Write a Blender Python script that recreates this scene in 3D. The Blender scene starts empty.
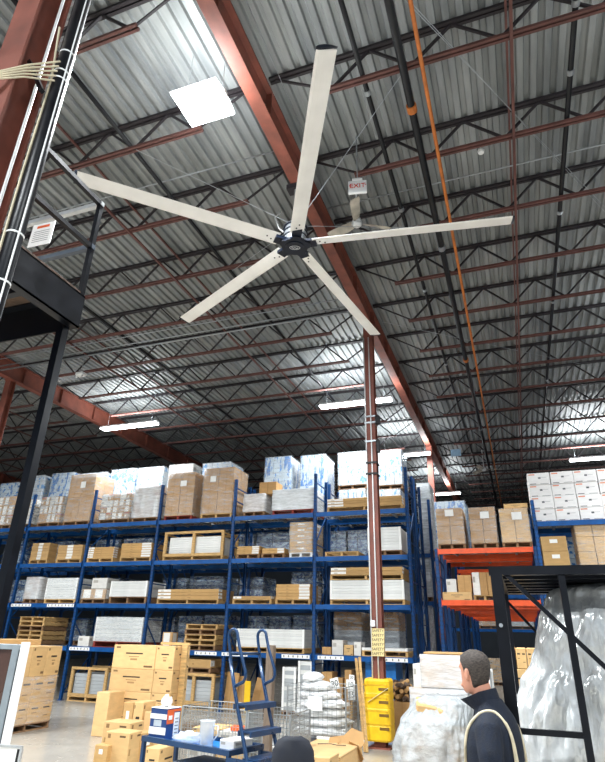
import bpy, bmesh, math, random
from mathutils import Vector, Matrix, noise
random.seed(7)
SC = bpy.context.scene
COL = SC.collection

# ------------------------------------------------------------------ camera
W, H, CX, CY = 605, 762, 302.5, 381.0
FPX, YAW, PITCH, ROLL, CAMH = 560.0, -20.5, 24.5, 1.35, 1.85
_y, _p, _r = (math.radians(a) for a in (YAW, PITCH, ROLL))
FW = Vector((math.sin(_y)*math.cos(_p), math.cos(_y)*math.cos(_p), math.sin(_p)))
_rt = Vector((math.cos(_y), -math.sin(_y), 0)); _up = _rt.cross(FW)
RT = _rt*math.cos(_r) + _up*math.sin(_r); UP = -_rt*math.sin(_r) + _up*math.cos(_r)
CPOS = Vector((0, 0, CAMH))
cd = bpy.data.cameras.new('camera'); cam = bpy.data.objects.new('camera', cd); COL.objects.link(cam)
cd.sensor_fit = 'HORIZONTAL'; cd.sensor_width = 36.0; cd.lens = FPX/W*36.0
cd.clip_start = 0.05; cd.clip_end = 300
cam.matrix_world = Matrix(((RT.x, UP.x, -FW.x, CPOS.x), (RT.y, UP.y, -FW.y, CPOS.y), (RT.z, UP.z, -FW.z, CPOS.z), (0, 0, 0, 1)))
SC.camera = cam
SC.view_settings.view_transform = 'Standard'; SC.view_settings.look = 'None'
SC.view_settings.gamma = 1.0; SC.view_settings.use_curve_mapping = False
SC.view_settings.exposure = 0.34
SC.cycles.use_denoising = True

# ------------------------------------------------------------------ world (bluish ambient fill, added; enters where the wall behind the camera is omitted)
wd = bpy.data.worlds.new('World'); SC.world = wd; wd.use_nodes = True
wd.node_tree.nodes['Background'].inputs[0].default_value = (0.72, 0.84, 1.0, 1)
wd.node_tree.nodes['Background'].inputs[1].default_value = 0.5

DOWN_W, UP_W = 210.0, 100.0     # watts of one strip lamp, downwards and upwards

def ray(px, py): return FW + RT*((px-CX)/FPX) - UP*((py-CY)/FPX)
def on(px, py, axis, val):
    r = ray(px, py); return CPOS + r*((val-CPOS[axis])/r[axis])
def atY(px, py, Y): return on(px, py, 1, Y)
def atZ(px, py, Z): return on(px, py, 2, Z)
def atX(px, py, X): return on(px, py, 0, X)

# ------------------------------------------------------------------ materials
def lin(h):
    h = h.lstrip('#'); c = [int(h[i:i+2], 16)/255 for i in (0, 2, 4)]
    return tuple((v/12.92 if v <= .04045 else ((v+.055)/1.055)**2.4) for v in c) + (1,)
MATS = {}
class NT:
    def __init__(s, name):
        s.m = bpy.data.materials.new(name); s.m.use_nodes = True; s.t = s.m.node_tree; s.n = s.t.nodes; s.l = s.t.links
        s.b = s.n['Principled BSDF']; s.out = s.n['Material Output']
    def new(s, typ, **kw):
        n = s.n.new(typ)
        for k, v in kw.items(): setattr(n, k, v)
        return n
    def link(s, a, b): s.l.new(a, b)
    def val(s, inp, v):
        if isinstance(v, (int, float)): inp.default_value = v
        elif isinstance(v, tuple): inp.default_value = v
        else: s.l.new(v, inp)
    def math(s, op, a, b=0.0):
        n = s.new('ShaderNodeMath', operation=op); s.val(n.inputs[0], a); s.val(n.inputs[1], b); return n.outputs[0]
    def mix(s, f, a, b, blend='MIX'):
        n = s.new('ShaderNodeMix', data_type='RGBA', blend_type=blend); s.val(n.inputs[0], f); s.val(n.inputs[6], a); s.val(n.inputs[7], b); return n.outputs[2]
    def noise(s, vec, scale, detail=3, rough=.55):
        n = s.new('ShaderNodeTexNoise'); s.link(vec, n.inputs['Vector']); n.inputs['Scale'].default_value = scale
        n.inputs['Detail'].default_value = detail; n.inputs['Roughness'].default_value = rough; return n.outputs['Fac']
    def ramp(s, f, a, b):
        n = s.new('ShaderNodeMapRange'); s.val(n.inputs[0], f); n.inputs[1].default_value = a; n.inputs[2].default_value = b; return n.outputs[0]
    def coord(s, which='Object'):
        return s.new('ShaderNodeTexCoord').outputs[which]
    def scaled(s, vec, sc):
        n = s.new('ShaderNodeMapping'); s.link(vec, n.inputs[0]); n.inputs['Scale'].default_value = sc; return n.outputs[0]
def simple(name, col, rough=.5, metal=0.0, var=.12, scale=6.0, rnd=.0, bump=0.0, stretch=(1, 1, 1), spec=.5, coat=0.0):
    """plain surface with mottling, wear and a small tint change from object to object"""
    if name in MATS: return MATS[name]
    t = NT(name); c = lin(col); v = t.scaled(t.coord(), stretch)
    f = t.noise(v, scale)
    dark = tuple(x*(1-var*1.6) for x in c[:3])+(1,); light = tuple(min(1, x*(1+var)) for x in c[:3])+(1,)
    col_ = t.mix(t.ramp(f, .3, .7), dark, light)
    if rnd:
        oi = t.new('ShaderNodeObjectInfo'); k = t.math('MULTIPLY_ADD', oi.outputs['Random'], rnd*2); k.node.inputs[2].default_value = 1-rnd
        cc = t.new('ShaderNodeCombineColor'); [t.link(k, cc.inputs[i]) for i in range(3)]
        col_ = t.mix(1.0, col_, cc.outputs[0], 'MULTIPLY')
    t.link(col_, t.b.inputs['Base Color'])
    t.b.inputs['Metallic'].default_value = metal; t.b.inputs['Specular IOR Level'].default_value = spec
    t.b.inputs['Coat Weight'].default_value = coat
    t.link(t.math('ADD', t.math('MULTIPLY', f, .2), rough-.1), t.b.inputs['Roughness'])
    if bump:
        b = t.new('ShaderNodeBump'); b.inputs['Strength'].default_value = bump; b.inputs['Distance'].default_value = .02
        t.link(t.noise(v, scale*4), b.inputs['Height']); t.link(b.outputs[0], t.b.inputs['Normal'])
    MATS[name] = t.m; return t.m
def emit(name, col, strength):
    t = NT(name); e = t.new('ShaderNodeEmission'); e.inputs[0].default_value = lin(col); e.inputs[1].default_value = strength
    t.link(e.outputs[0], t.out.inputs[0]); MATS[name] = t.m; return t.m
def carton(name, col, rects=(), rough=.75, var=.07, rnd=.1, tape=None, noise_col=None, noise_th=.55, noise_scale=3.0):
    """corrugated board with printed marks given as face fractions (u0,u1,v0,v1,colour) on the four upright faces"""
    if name in MATS: return MATS[name]
    t = NT(name); g = t.coord('Generated'); sp = t.new('ShaderNodeSeparateXYZ'); t.link(g, sp.inputs[0])
    geo = t.new('ShaderNodeTexCoord'); sn = t.new('ShaderNodeSeparateXYZ'); t.link(geo.outputs['Normal'], sn.inputs[0])
    ax = t.math('GREATER_THAN', t.math('ABSOLUTE', sn.outputs[0]), .5); up = t.math('LESS_THAN', t.math('ABSOLUTE', sn.outputs[2]), .5)
    u = t.math('ADD', t.math('MULTIPLY', sp.outputs[1], ax), t.math('MULTIPLY', sp.outputs[0], t.math('SUBTRACT', 1.0, ax))); v = sp.outputs[2]
    c = lin(col); o = t.coord()
    f = t.noise(t.scaled(o, (3, 3, 9)), 1.5)
    col_ = t.mix(t.ramp(f, .3, .7), tuple(x*(1-var*1.5) for x in c[:3])+(1,), tuple(min(1, x*(1+var)) for x in c[:3])+(1,))
    if noise_col:
        oi0 = t.new('ShaderNodeObjectInfo'); ad = t.new('ShaderNodeVectorMath', operation='ADD'); t.link(g, ad.inputs[0])
        sc = t.new('ShaderNodeVectorMath', operation='SCALE'); t.link(oi0.outputs['Location'], sc.inputs[0]); sc.inputs['Scale'].default_value = 3.7
        t.link(sc.outputs[0], ad.inputs[1])
        nf = t.ramp(t.noise(ad.outputs[0], noise_scale, 2), noise_th, noise_th+.05)
        col_ = t.mix(t.math('MULTIPLY', nf, up), col_, lin(noise_col))
    if rnd:
        oi = t.new('ShaderNodeObjectInfo'); k = t.math('MULTIPLY_ADD', oi.outputs['Random'], rnd*2); k.node.inputs[2].default_value = 1-rnd
        cc = t.new('ShaderNodeCombineColor'); [t.link(k, cc.inputs[i]) for i in range(3)]
        col_ = t.mix(1.0, col_, cc.outputs[0], 'MULTIPLY')
    for (u0, u1, v0, v1, rc) in rects:
        m = t.math('MULTIPLY', t.math('MULTIPLY', t.math('GREATER_THAN', u, u0), t.math('LESS_THAN', u, u1)),
                   t.math('MULTIPLY', t.math('GREATER_THAN', v, v0), t.math('LESS_THAN', v, v1)))
        col_ = t.mix(t.math('MULTIPLY', m, up), col_, lin(rc))
    t.link(col_, t.b.inputs['Base Color']); t.b.inputs['Roughness'].default_value = rough
    MATS[name] = t.m; return t.m
def film(name, lo, hi, tint='#eef3f6', scale=3.0, stretch=(1, 1, 6), rough=.22, bmp=.5):
    """clear stretch film: see-through where thin, milky and glossy where layered or creased"""
    if name in MATS: return MATS[name]
    t = NT(name); v = t.scaled(t.coord(), stretch); f = t.noise(v, scale, 5, .65)
    f2 = t.ramp(f, .35, .72); k = t.math('MULTIPLY_ADD', f2, hi-lo); k.node.inputs[2].default_value = lo
    t.b.inputs['Base Color'].default_value = lin(tint); t.b.inputs['Roughness'].default_value = rough
    b = t.new('ShaderNodeBump'); b.inputs['Strength'].default_value = bmp; b.inputs['Distance'].default_value = .03
    t.link(t.noise(v, scale*2.5, 4), b.inputs['Height']); t.link(b.outputs[0], t.b.inputs['Normal'])
    tr = t.new('ShaderNodeBsdfTransparent'); mx = t.new('ShaderNodeMixShader')
    t.link(k, mx.inputs[0]); t.link(tr.outputs[0], mx.inputs[1]); t.link(t.b.outputs[0], mx.inputs[2]); t.link(mx.outputs[0], t.out.inputs[0])
    MATS[name] = t.m; return t.m

primer = simple('red_oxide_primer', '#7d4638', .6, 0, .2, 3, .08)
primer_shade = simple('shaded_primer', '#262125', .6, 0, .2, 3, .1)  # joist primer with the weaker light on the top chords put into its colour
joist_red = simple('joist_primer', '#64403a', .6, 0, .2, 4, .1)
galv = simple('galvanised_steel', '#aab0b4', .42, .75, .1, 5)
black_steel = simple('black_painted_steel', '#070b14', .35, 0, .3, 7, spec=.3)
black_pipe = simple('black_pipe', '#0a0d13', .35, 0, .25, 5, spec=.35)
orange_pipe = simple('orange_pipe_paint', '#c9732f', .5, 0, .15, 6)
rack_blue = simple('rack_blue_paint', '#024f92', .45, 0, .18, 4, .06, spec=.3)
rack_blue_dk = simple('rack_post_paint', '#033f76', .45, 0, .18, 4, .06, spec=.3)
rack_orange = simple('rack_orange_paint', '#e8541a', .45, 0, .12, 4, .05)
cart_blue = simple('cart_blue_enamel', '#173a60', .3, .1, .15, 6)
wood = simple('pallet_pine', '#c9a36a', .75, 0, .22, 5, .12, .3, (1, 6, 6))
wood_old = simple('weathered_pallet', '#8d6c4c', .8, 0, .3, 5, .15, .3, (1, 6, 6))
wood_red = simple('red_painted_pallet', '#8c3327', .75, 0, .25, 5)
wood_dark = simple('dark_rough_wood', '#5a4636', .8, 0, .3, 6, .1, .3)
white_paint = simple('white_enamel', '#e9ebea', .35, 0, .04, 5)
fan_white = simple('fan_blade_white', '#f6f5f0', .4, 0, .05, 2)
paper = simple('white_paper', '#f2f2ee', .8, 0, .03, 6)
alu = simple('brushed_aluminium', '#c5c9cb', .35, .6, .06, 8)
wire_steel = simple('zinc_wire', '#a7abac', .4, .7, .1, 10)
panel_white = simple('laminated_panel', '#dfe0dc', .45, 0, .06, 2, .07)
panel_grey = simple('grey_panel', '#aeb3b5', .45, 0, .08, 2, .07)
yellow = simple('yellow_guard_plastic', '#f2c31c', .45, 0, .08, 8)
soot = simple('dark_rubber', '#15161a', .6, 0, .2, 6)
blue_tarp = simple('blue_plastic_sheet', '#1769ad', .35, 0, .2, 5, 0, .4)
black_print = simple('black_print', '#17181a', .6, 0, 0, 5)
red_print = simple('red_print', '#d23a24', .6, 0, 0, 5)
orange_print = simple('orange_print', '#e2622a', .6, 0, .05, 5)
DK = '#33291f'
ctn_brown = carton('carton_brown', '#b58c58', [(.47, .53, .0, 1, '#a67d4b')])
ctn_tan = carton('carton_tan', '#d8b27a', [(.3, .7, .62, .68, DK), (.38, .62, .5, .53, '#8a6a42'), (.42, .58, .36, .44, '#a07d50'), (.75, .95, .08, .16, '#6b5233'), (.06, .16, .85, .93, '#7a5f3b')])
ctn_tan2 = carton('carton_tan_two_marks', '#d4ad74', [(.12, .4, .68, .75, DK), (.6, .88, .68, .75, DK), (.14, .34, .48, .52, '#8a6a42'), (.62, .84, .3, .34, '#8a6a42')])
ctn_plain = carton('carton_plain', '#d6b07a', [])
ctn_label = carton('carton_white_label', '#c09a63', [(.35, .65, .55, .8, '#efeee8')])
ctn_long = carton('carton_long', '#b8925c', [(.0, .22, .2, .9, '#e9e7e0'), (.05, .1, .3, .6, '#b9b4a8'), (.5, .55, .35, .55, '#9a7748')])
ctn_long_r = carton('carton_long_end_label', '#c39b62', [(.68, .98, .1, .95, '#e6e4de'), (.3, .36, .3, .5, '#9a7748')])
ctn_mid = carton('carton_band_label', '#bd9864', [(.38, .62, .06, .97, '#e3e0d8')])
ctn_white = carton('carton_white', '#dcd9d2', [(.1, .4, .55, .8, '#a9a49a')])
ctn_blue = carton('case_blue_white', '#bccdd8', [], .35, .05, .06, None, '#2273bb', .52, 2.6)
ctn_blue2 = carton('case_white_blue_flecks', '#c9d3da', [], .35, .05, .05, None, '#4a94d0', .57, 3.4)
ctn_print = carton('case_white_printed', '#e6e4e2', [(.06, .34, .82, .92, '#d98a6a'), (.48, .6, .5, .64, '#55585c'), (.62, .85, .58, .62, '#b4b4b4'), (.08, .36, .06, .12, '#3a3c40'), (.55, .92, .06, .1, '#77797c')], .6, .04, .03)
bottles = carton('wrapped_bottles', '#7f97a8', [], .2, .5, .2, None, '#123a6b', .47, 3.2)
ctn_small_w = carton('small_carton_white_label', '#b48f60', [(.12, .75, .1, .95, '#e6e4de')])
ctn_small_r = carton('small_carton_red_tape', '#ad8757', [(.0, 1, .84, .97, '#b04a3a'), (.2, .5, .2, .6, '#dcd6ca')])
ctn_red = carton('tape_mix', '#c3b29a', [(.0, 1, .86, 1., '#c06050')])
wrap_thin = film('stretch_film_thin', .04, .38)
wrap_mid = film('stretch_film', .1, .55, '#dfe5e8')
wrap_heavy = film('stretch_film_heavy', .4, .85)
poly = film('loose_poly_sheet', .5, .95, '#c9d0d3', 4.0, (1, 1, 1.4), .25, 1.0)
silver_poly = None

# ------------------------------------------------------------------ mesh helpers
class MB:
    def __init__(s): s.v = []; s.f = []
    def add(s, vs, fs):
        b = len(s.v); s.v += [tuple(x) for x in vs]; s.f += [tuple(b+i for i in f) for f in fs]; return s
    def box(s, x0, x1, y0, y1, z0, z1):
        return s.add([(x0, y0, z0), (x1, y0, z0), (x1, y1, z0), (x0, y1, z0), (x0, y0, z1), (x1, y0, z1), (x1, y1, z1), (x0, y1, z1)],
              [(0, 3, 2, 1), (4, 5, 6, 7), (0, 1, 5, 4), (1, 2, 6, 5), (2, 3, 7, 6), (3, 0, 4, 7)])
    def obox(s, a, b, w, h, upv=(0, 0, 1)):
        """bar from a to b with section w (sideways) x h"""
        a, b = Vector(a), Vector(b); d = (b-a).normalized(); u = Vector(upv)
        if abs(d.dot(u)) > .98: u = Vector((1, 0, 0))
        sx = d.cross(u).normalized()*(w/2); sz = sx.cross(d).normalized()*(h/2)
        vs = [p+q for p in (a, b) for q in (-sx-sz, sx-sz, sx+sz, -sx+sz)]
        return s.add(vs, [(0, 1, 2, 3), (7, 6, 5, 4), (0, 4, 5, 1), (1, 5, 6, 2), (2, 6, 7, 3), (3, 7, 4, 0)])
    def cyl(s, a, b, r, n=10, r2=None, cap=True):
        a, b = Vector(a), Vector(b); d = (b-a).normalized(); u = Vector((0, 0, 1)) if abs(d.z) < .95 else Vector((1, 0, 0))
        e1 = d.cross(u).normalized(); e2 = e1.cross(d); r2 = r if r2 is None else r2
        ring = [(math.cos(2*math.pi*i/n), math.sin(2*math.pi*i/n)) for i in range(n)]
        vs = [a+(e1*c+e2*t)*r for c, t in ring]+[b+(e1*c+e2*t)*r2 for c, t in ring]
        fs = [(i, n+i, n+(i+1) % n, (i+1) % n) for i in range(n)]
        if cap: fs += [tuple(range(n)), tuple(range(2*n-1, n-1, -1))]
        return s.add(vs, fs)
    def tube(s, pts, r, n=8, closed=False):
        pts = [Vector(p) for p in pts]; m = len(pts); vs = []; fs = []; prev = None
        for i, p in enumerate(pts):
            if closed: d = pts[(i+1) % m]-pts[i-1]
            else: d = pts[min(i+1, m-1)]-pts[max(i-1, 0)]
            d.normalize()
            if prev is None:
                u = Vector((0, 0, 1)) if abs(d.z) < .9 else Vector((1, 0, 0)); e1 = d.cross(u).normalized()
            else:
                e1 = (prev-d*prev.dot(d)).normalized()
            prev = e1; e2 = d.cross(e1); rr = r[i] if isinstance(r, (list, tuple)) else r
            vs += [p+(e1*math.cos(2*math.pi*k/n)+e2*math.sin(2*math.pi*k/n))*rr for k in range(n)]
        for i in range(m if closed else m-1):
            j = (i+1) % m
            fs += [(i*n+k, i*n+(k+1) % n, j*n+(k+1) % n, j*n+k) for k in range(n)]
        if not closed: fs += [tuple(range(n-1, -1, -1)), tuple(range((m-1)*n, m*n))]
        return s.add(vs, fs)
    def loft(s, rings, cap=True):
        n = len(rings[0]); vs = [p for r in rings for p in r]; fs = []
        for i in range(len(rings)-1):
            fs += [(i*n+k, i*n+(k+1) % n, (i+1)*n+(k+1) % n, (i+1)*n+k) for k in range(n)]
        if cap: fs += [tuple(range(n-1, -1, -1)), tuple(range((len(rings)-1)*n, len(rings)*n))]
        return s.add(vs, fs)
    def prism(s, poly, axis, a, b):
        """extrude a 2-D outline along an axis ('x': poly is (y,z); 'y': (x,z); 'z': (x,y))"""
        f = {'x': lambda p, t: (t, p[0], p[1]), 'y': lambda p, t: (p[0], t, p[1]), 'z': lambda p, t: (p[0], p[1], t)}[axis]
        n = len(poly); vs = [f(p, a) for p in poly]+[f(p, b) for p in poly]
        return s.add(vs, [(i, (i+1) % n, n+(i+1) % n, n+i) for i in range(n)]+[tuple(range(n-1, -1, -1)), tuple(range(n, 2*n))])
    def mesh(s, name, mat, smooth=False):
        me = bpy.data.meshes.new(name); me.from_pydata(s.v, [], s.f); me.update()
        bm = bmesh.new(); bm.from_mesh(me); bmesh.ops.recalc_face_normals(bm, faces=bm.faces); bm.to_mesh(me); bm.free()
        if mat: me.materials.append(mat)
        if smooth: me.polygons.foreach_set('use_smooth', [True]*len(me.polygons))
        return me
    def build(s, name, mat, parent=None, loc=(0, 0, 0), smooth=False, rz=0.0):
        return place(s.mesh(name, mat, smooth), name, parent, loc, rz)
def place(me, name, parent=None, loc=(0, 0, 0), rz=0.0):
    o = bpy.data.objects.new(name, me); COL.objects.link(o); o.location = loc; o.rotation_euler = (0, 0, rz)
    if parent: o.parent = parent
    return o
CACHE = {}
def bevel_box(dx, dy, dz, mat, bev=0.0):
    """box standing on z=0, centred in x and y; mesh data shared between equals"""
    k = (round(dx, 3), round(dy, 3), round(dz, 3), mat.name, bev)
    if k not in CACHE:
        m = MB().box(-dx/2, dx/2, -dy/2, dy/2, 0, dz).mesh('box', mat)
        if bev:
            bm = bmesh.new(); bm.from_mesh(m); bmesh.ops.bevel(bm, geom=bm.edges[:], offset=bev, segments=1, affect='EDGES', clamp_overlap=True); bm.to_mesh(m); bm.free()
        CACHE[k] = m
    return CACHE[k]
def bx(name, parent, x, y, z, dx, dy, dz, mat, bev=0.0, rz=0.0):
    return place(bevel_box(dx, dy, dz, mat, bev), name, parent, (x, y, z), rz)
def tag(o, label=None, cat=None, group=None, kind=None):
    if label: o['label'] = label
    if cat: o['category'] = cat
    if group: o['group'] = group
    if kind: o['kind'] = kind
    return o
def thing(name, label, cat, loc=(0, 0, 0), rz=0.0, group=None):
    o = bpy.data.objects.new(name, None); COL.objects.link(o); o.location = loc; o.rotation_euler = (0, 0, rz); o.empty_display_size = .1
    return tag(o, label, cat, group)
def empty(name, parent, loc=(0, 0, 0), rz=0.0):
    o = bpy.data.objects.new(name, None); COL.objects.link(o); o.parent = parent; o.location = loc; o.rotation_euler = (0, 0, rz); return o
def text(body, size, mat, parent, loc, rot, name='lettering', align='CENTER', ext=.001):
    c = bpy.data.curves.new(name, 'FONT'); c.body = body; c.size = size; c.align_x = align; c.align_y = 'CENTER'; c.extrude = ext; c.resolution_u = 3
    tmp = bpy.data.objects.new(name, c); COL.objects.link(tmp); bpy.context.view_layer.update()
    me = bpy.data.meshes.new_from_object(tmp.evaluated_get(bpy.context.evaluated_depsgraph_get())); bpy.data.objects.remove(tmp); bpy.data.curves.remove(c)
    me.materials.clear(); me.materials.append(mat)
    o = place(me, name, parent, loc); o.rotation_euler = rot
    return o

# ================================================================== STRUCTURE
ZG, ZB, ZT = 9.0, 9.0, 9.6            # girder underside, joist bottom chord, joist top chord
GX = [-25.73, -14.25, -2.77, 8.71]     # girder lines
JY = [5.35+1.7*k for k in range(-7, 21)]
X0, X1, Y0, Y1 = -31.0, 9.5, -7.5, 41.0
# floor: polished concrete
t = NT('polished_concrete'); v = t.coord(); f1 = t.noise(v, .35, 5); f2 = t.noise(v, 3.0, 6, .7)
c = t.mix(t.ramp(f1, .3, .7), lin('#a39d93'), lin('#bdb7ab')); c = t.mix(t.math('MULTIPLY', t.ramp(f2, .45, .75), .35), c, lin('#857f77'))
t.link(c, t.b.inputs['Base Color']); t.link(t.math('MULTIPLY_ADD', f2, .25), t.b.inputs['Roughness']); t.b.inputs['Roughness'].links[0].from_node.inputs[2].default_value = .12
floor = MB().box(X0, X1, Y0, Y1, -.2, 0).build('floor', t.m)
tag(floor, 'polished grey concrete warehouse floor', kind='structure')
wallm = simple('dark_wall_panel', '#4a5159', .8, 0, .1, 1)
for nm, b in (('wall_back', (X0, X1, Y1, Y1+.2, 0, 10)), ('wall_left', (X0-.2, X0, Y0, Y1, 0, 10)), ('wall_right', (X1, X1+.2, Y0, Y1, 0, 10))):
    tag(MB().box(*b).build(nm, wallm), 'dark metal panel warehouse ' + nm.replace('_', ' '), kind='structure')
# ribbed roof deck
t = NT('roof_deck_steel'); v = t.coord(); f1 = t.noise(t.scaled(v, (2, .25, 1)), 2.0, 5); f2 = t.noise(v, .5, 3)
c = t.mix(t.ramp(f1, .3, .75), lin('#72777a'), lin('#a6aaa9')); c = t.mix(t.math('MULTIPLY', t.ramp(f2, .4, .7), .4), c, lin('#6a6d66'))
t.link(c, t.b.inputs['Base Color']); t.b.inputs['Metallic'].default_value = .2; t.b.inputs['Roughness'].default_value = .5
deckm = t.m
per = .19; n = int((X1-X0)/per); vs = []; fs = []
prof = [(0, 0), (.085, 0), (.105, .055), (.17, .055), (.19, 0)]
pts = []
for i in range(n):
    for (dx, dz) in prof[:-1]: pts.append((X0+i*per+dx, ZT+.04+dz))
pts.append((X0+n*per, ZT+.04))
for (x, z) in pts: vs += [(x, Y0, z), (x, Y1, z)]
fs = [(2*i, 2*i+1, 2*i+3, 2*i+2) for i in range(len(pts)-1)]
b = len(vs); vs += [(X0, Y0, 9.9), (X1, Y0, 9.9), (X1, Y1, 9.9), (X0, Y1, 9.9)]; fs.append((b, b+1, b+2, b+3))
ceiling = MB().add(vs, fs).build('ceiling', deckm)
tag(ceiling, 'ribbed grey steel roof deck carried by open web joists', kind='structure')
# girders (wide flange beams along the columns)
def girder(x):
    m = MB(); w, tf, h = .21, .02, .56
    m.box(x-w/2, x+w/2, Y0, Y1, ZG, ZG+tf).box(x-w/2, x+w/2, Y0, Y1, ZG+h-tf, ZG+h).box(x-.008, x+.008, Y0, Y1, ZG+tf, ZG+h-tf)
    for y in [2.1+1.7*k for k in range(-5, 23)]:
        m.box(x-w/2+.01, x+w/2-.01, y-.006, y+.006, ZG+tf, ZG+h-tf)
    return m.build('girder', primer, ceiling)
for x in GX: girder(x)
# joists
span = GX[2]-GX[1]
L0, L1 = .12, span-.12
topm = MB().box(L0, L1, -.055, -.01, 0, .05).box(L0, L1, .01, .055, 0, .05).box(L0, L1, -.05, .05, .035, .05).mesh('top_chord', primer_shade)
botm = MB().box(1.0, span-1.0, -.05, -.012, 0, .045).box(1.0, span-1.0, .012, .05, 0, .045).mesh('bottom_chord', joist_red)
wb = MB(); zt, zb = ZT-ZB-.0, .02; npan = 8; x0, x1 = 1.1, span-1.1; st = (x1-x0)/npan
wb.obox((L0+.1, 0, zt), (x0, 0, zb), .03, .03); wb.obox((L1-.1, 0, zt), (x1, 0, zb), .03, .03)
for i in range(npan):
    a = x0+i*st
    wb.obox((a, 0, zb), (a+st/2, 0, zt), .035, .035).obox((a+st/2, 0, zt), (a+st, 0, zb), .035, .035)
webm = wb.mesh('web', primer_shade)
for gi, gx in enumerate(GX[:-1]):
    for y in JY:
        e = empty('joist', ceiling, (gx, y, ZB))
        place(topm, 'top_chord', e, (0, 0, ZT-ZB-.01)); place(botm, 'bottom_chord', e); place(webm, 'web', e)
# bridging angles running across the joists
for gx in GX[:-1]:
    for dx in (3.55, span-3.55):
        x = gx+dx
        MB().box(x-.02, x+.02, Y0, Y1, ZB-.045, ZB-.005).build('bridging_bar', joist_red, ceiling)
        MB().box(x-.015, x+.015, Y0, Y1, ZT-.06, ZT-.02).build('bridging_bar', joist_red, ceiling)

# ---- columns
def column(x, y, label, w=.22, pl=True):
    o = thing('steel_column', label, 'column', (x, y, 0))
    MB().box(-w/2, w/2, -w/2, -w/2+.018, 0, ZG).box(-w/2, w/2, w/2-.018, w/2, 0, ZG).box(-.008, .008, -w/2+.018, w/2-.018, 0, ZG).build('shaft', primer, o)
    MB().box(-.2, .2, -.2, .2, 0, .025).build('base_plate', primer, o)
    MB().box(-.13, .13, -.16, .16, ZG-.02, ZG).build('cap_plate', primer, o)
    return o
colN = column(-2.90, 1.86, 'close red-brown steel column beside the dark drain pipe and mezzanine', .24)
col1 = column(-2.77, 12.05, 'red-brown steel column with yellow guard in front of the blue rack')
column(-2.77, 22.35, 'red-brown steel column rising behind the right end of the blue rack')
column(-14.3, 11.95, 'red-brown steel column at the left picture edge below the roof girder')
column(-2.77, 32.55, 'farthest red-brown steel column under the middle roof girder')

# ---- lamps
lens = emit('lamp_lens', '#f4faff', 14.0)
def strip_lamp(x, y, z, label, L=2.3, wdt=.32, dn=DOWN_W, up=UP_W, rods=True, name='strip_light'):
    o = thing(name, label, 'ceiling lamp', (x, y, z))
    MB().box(-L/2, L/2, -.05, .05, .03, .1).build('housing', white_paint, o)
    h = wdt/2
    MB().add([(-L/2, -h, 0), (L/2, -h, 0), (L/2, -.05, .06), (-L/2, -.05, .06), (-L/2, h, 0), (L/2, h, 0), (L/2, .05, .06), (-L/2, .05, .06)],
             [(0, 1, 2, 3), (7, 6, 5, 4)]).build('reflector', white_paint, o)
    MB().box(-L/2+.02, L/2-.02, -h+.02, h-.02, -.035, .0).build('lens', lens, o)
    for s in (-1, 1):
        MB().cyl((s*L*.4, 0, .1), (s*L*.4, 0, ZT-z+.03), .004, 5).build('hanger', galv, o)
    for nm, pw, zz, rx in (('light_down', dn, -.06, 0), ('light_up', up, .14, math.pi)):
        ld = bpy.data.lights.new(nm, 'AREA'); ld.shape = 'RECTANGLE'; ld.size = L; ld.size_y = wdt; ld.energy = pw; ld.color = (.93, .97, 1.0)
        lo = bpy.data.objects.new(nm, ld); COL.objects.link(lo); lo.parent = o; lo.location = (0, 0, zz); lo.rotation_euler = (rx, 0, 0)
    return o
ZL = 8.5
p = atZ(203, 103, ZL); strip_lamp(p.x, p.y, ZL, 'glaring square high-bay lamp near the top, left of the girder', .7, .6, 1000, 40, name='high_bay_light')
p = atZ(355, 403, ZL); strip_lamp(p.x, p.y, ZL, 'long strip lamp crossing behind the red column')
p = atZ(129, 426, ZL); strip_lamp(p.x, p.y, ZL, 'long strip lamp by the left girder with light spilling on the deck')
p = atZ(405, 455, ZL); strip_lamp(p.x, p.y, ZL, 'strip lamp above the white wrapped loads right of the red column', 2.0)
p = atZ(440, 494, ZL); strip_lamp(p.x, p.y, ZL, 'small distant strip lamp at the foot of the far girder', 2.0)
p = atZ(600, 458, ZL); strip_lamp(p.x, p.y, ZL, 'strip lamp at the right edge above the printed white cases', 2.2, up=200)
NEAR_W = {(5.0, 4.6): 450, (5.5, 13.5): 450, (-12.3, 4.6): 1100}
for (x, y) in ((-3.4, -5.0), (-12.3, 4.6), (5.0, 4.6), (5.0, -5.0), (-12.3, -5.0), (5.5, 13.5), (-21.0, 4.6)):
    tag(strip_lamp(x, y, ZL, 'high strip lamp outside the picture above the near floor area', dn=NEAR_W.get((x, y), 900), up=260 if x > 0 else 100), group='strip lamps outside the picture')

# ---- ceiling pipes and cables
def pipe(name, label, pts, r, mat, cat='pipe', n=10, bands=None):
    if not bands:
        return tag(MB().tube(pts, r, n).build(name, mat, smooth=True), label, cat)
    o = thing(name, label, cat); MB().tube(pts, r, n).build('pipe_run', mat, o, smooth=True)
    for b_, col in bands: MB().cyl(b_[0], b_[1], r*1.35, n).build('coupling', col, o, smooth=False)
    return o
def yline(x, z): return [(x, Y0+.1, z), (x, Y1-.1, z)]
cp = [(((-.62, y, 8.93), (-.62, y+.12, 8.93)), galv if k % 2 else orange_pipe) for k, y in enumerate((5.9, 9.3, 14.5, 20.4))]
pipe('sprinkler_main', 'thick black sprinkler main beside the orange pipe', yline(-.62, 8.93), .055, black_pipe, bands=cp)
pipe('orange_pipe', 'thin orange gas pipe running the length of the roof', yline(-.37, 8.93), .028, orange_pipe)
pipe('sprinkler_branch', 'slim black sprinkler branch line between the girder and thick main', yline(-1.2, 9.12), .036, black_pipe, bands=[(((-1.2, y, 9.12), (-1.2, y+.08, 9.12)), galv) for y in (5.6, 8.2, 11, 15)])
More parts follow.
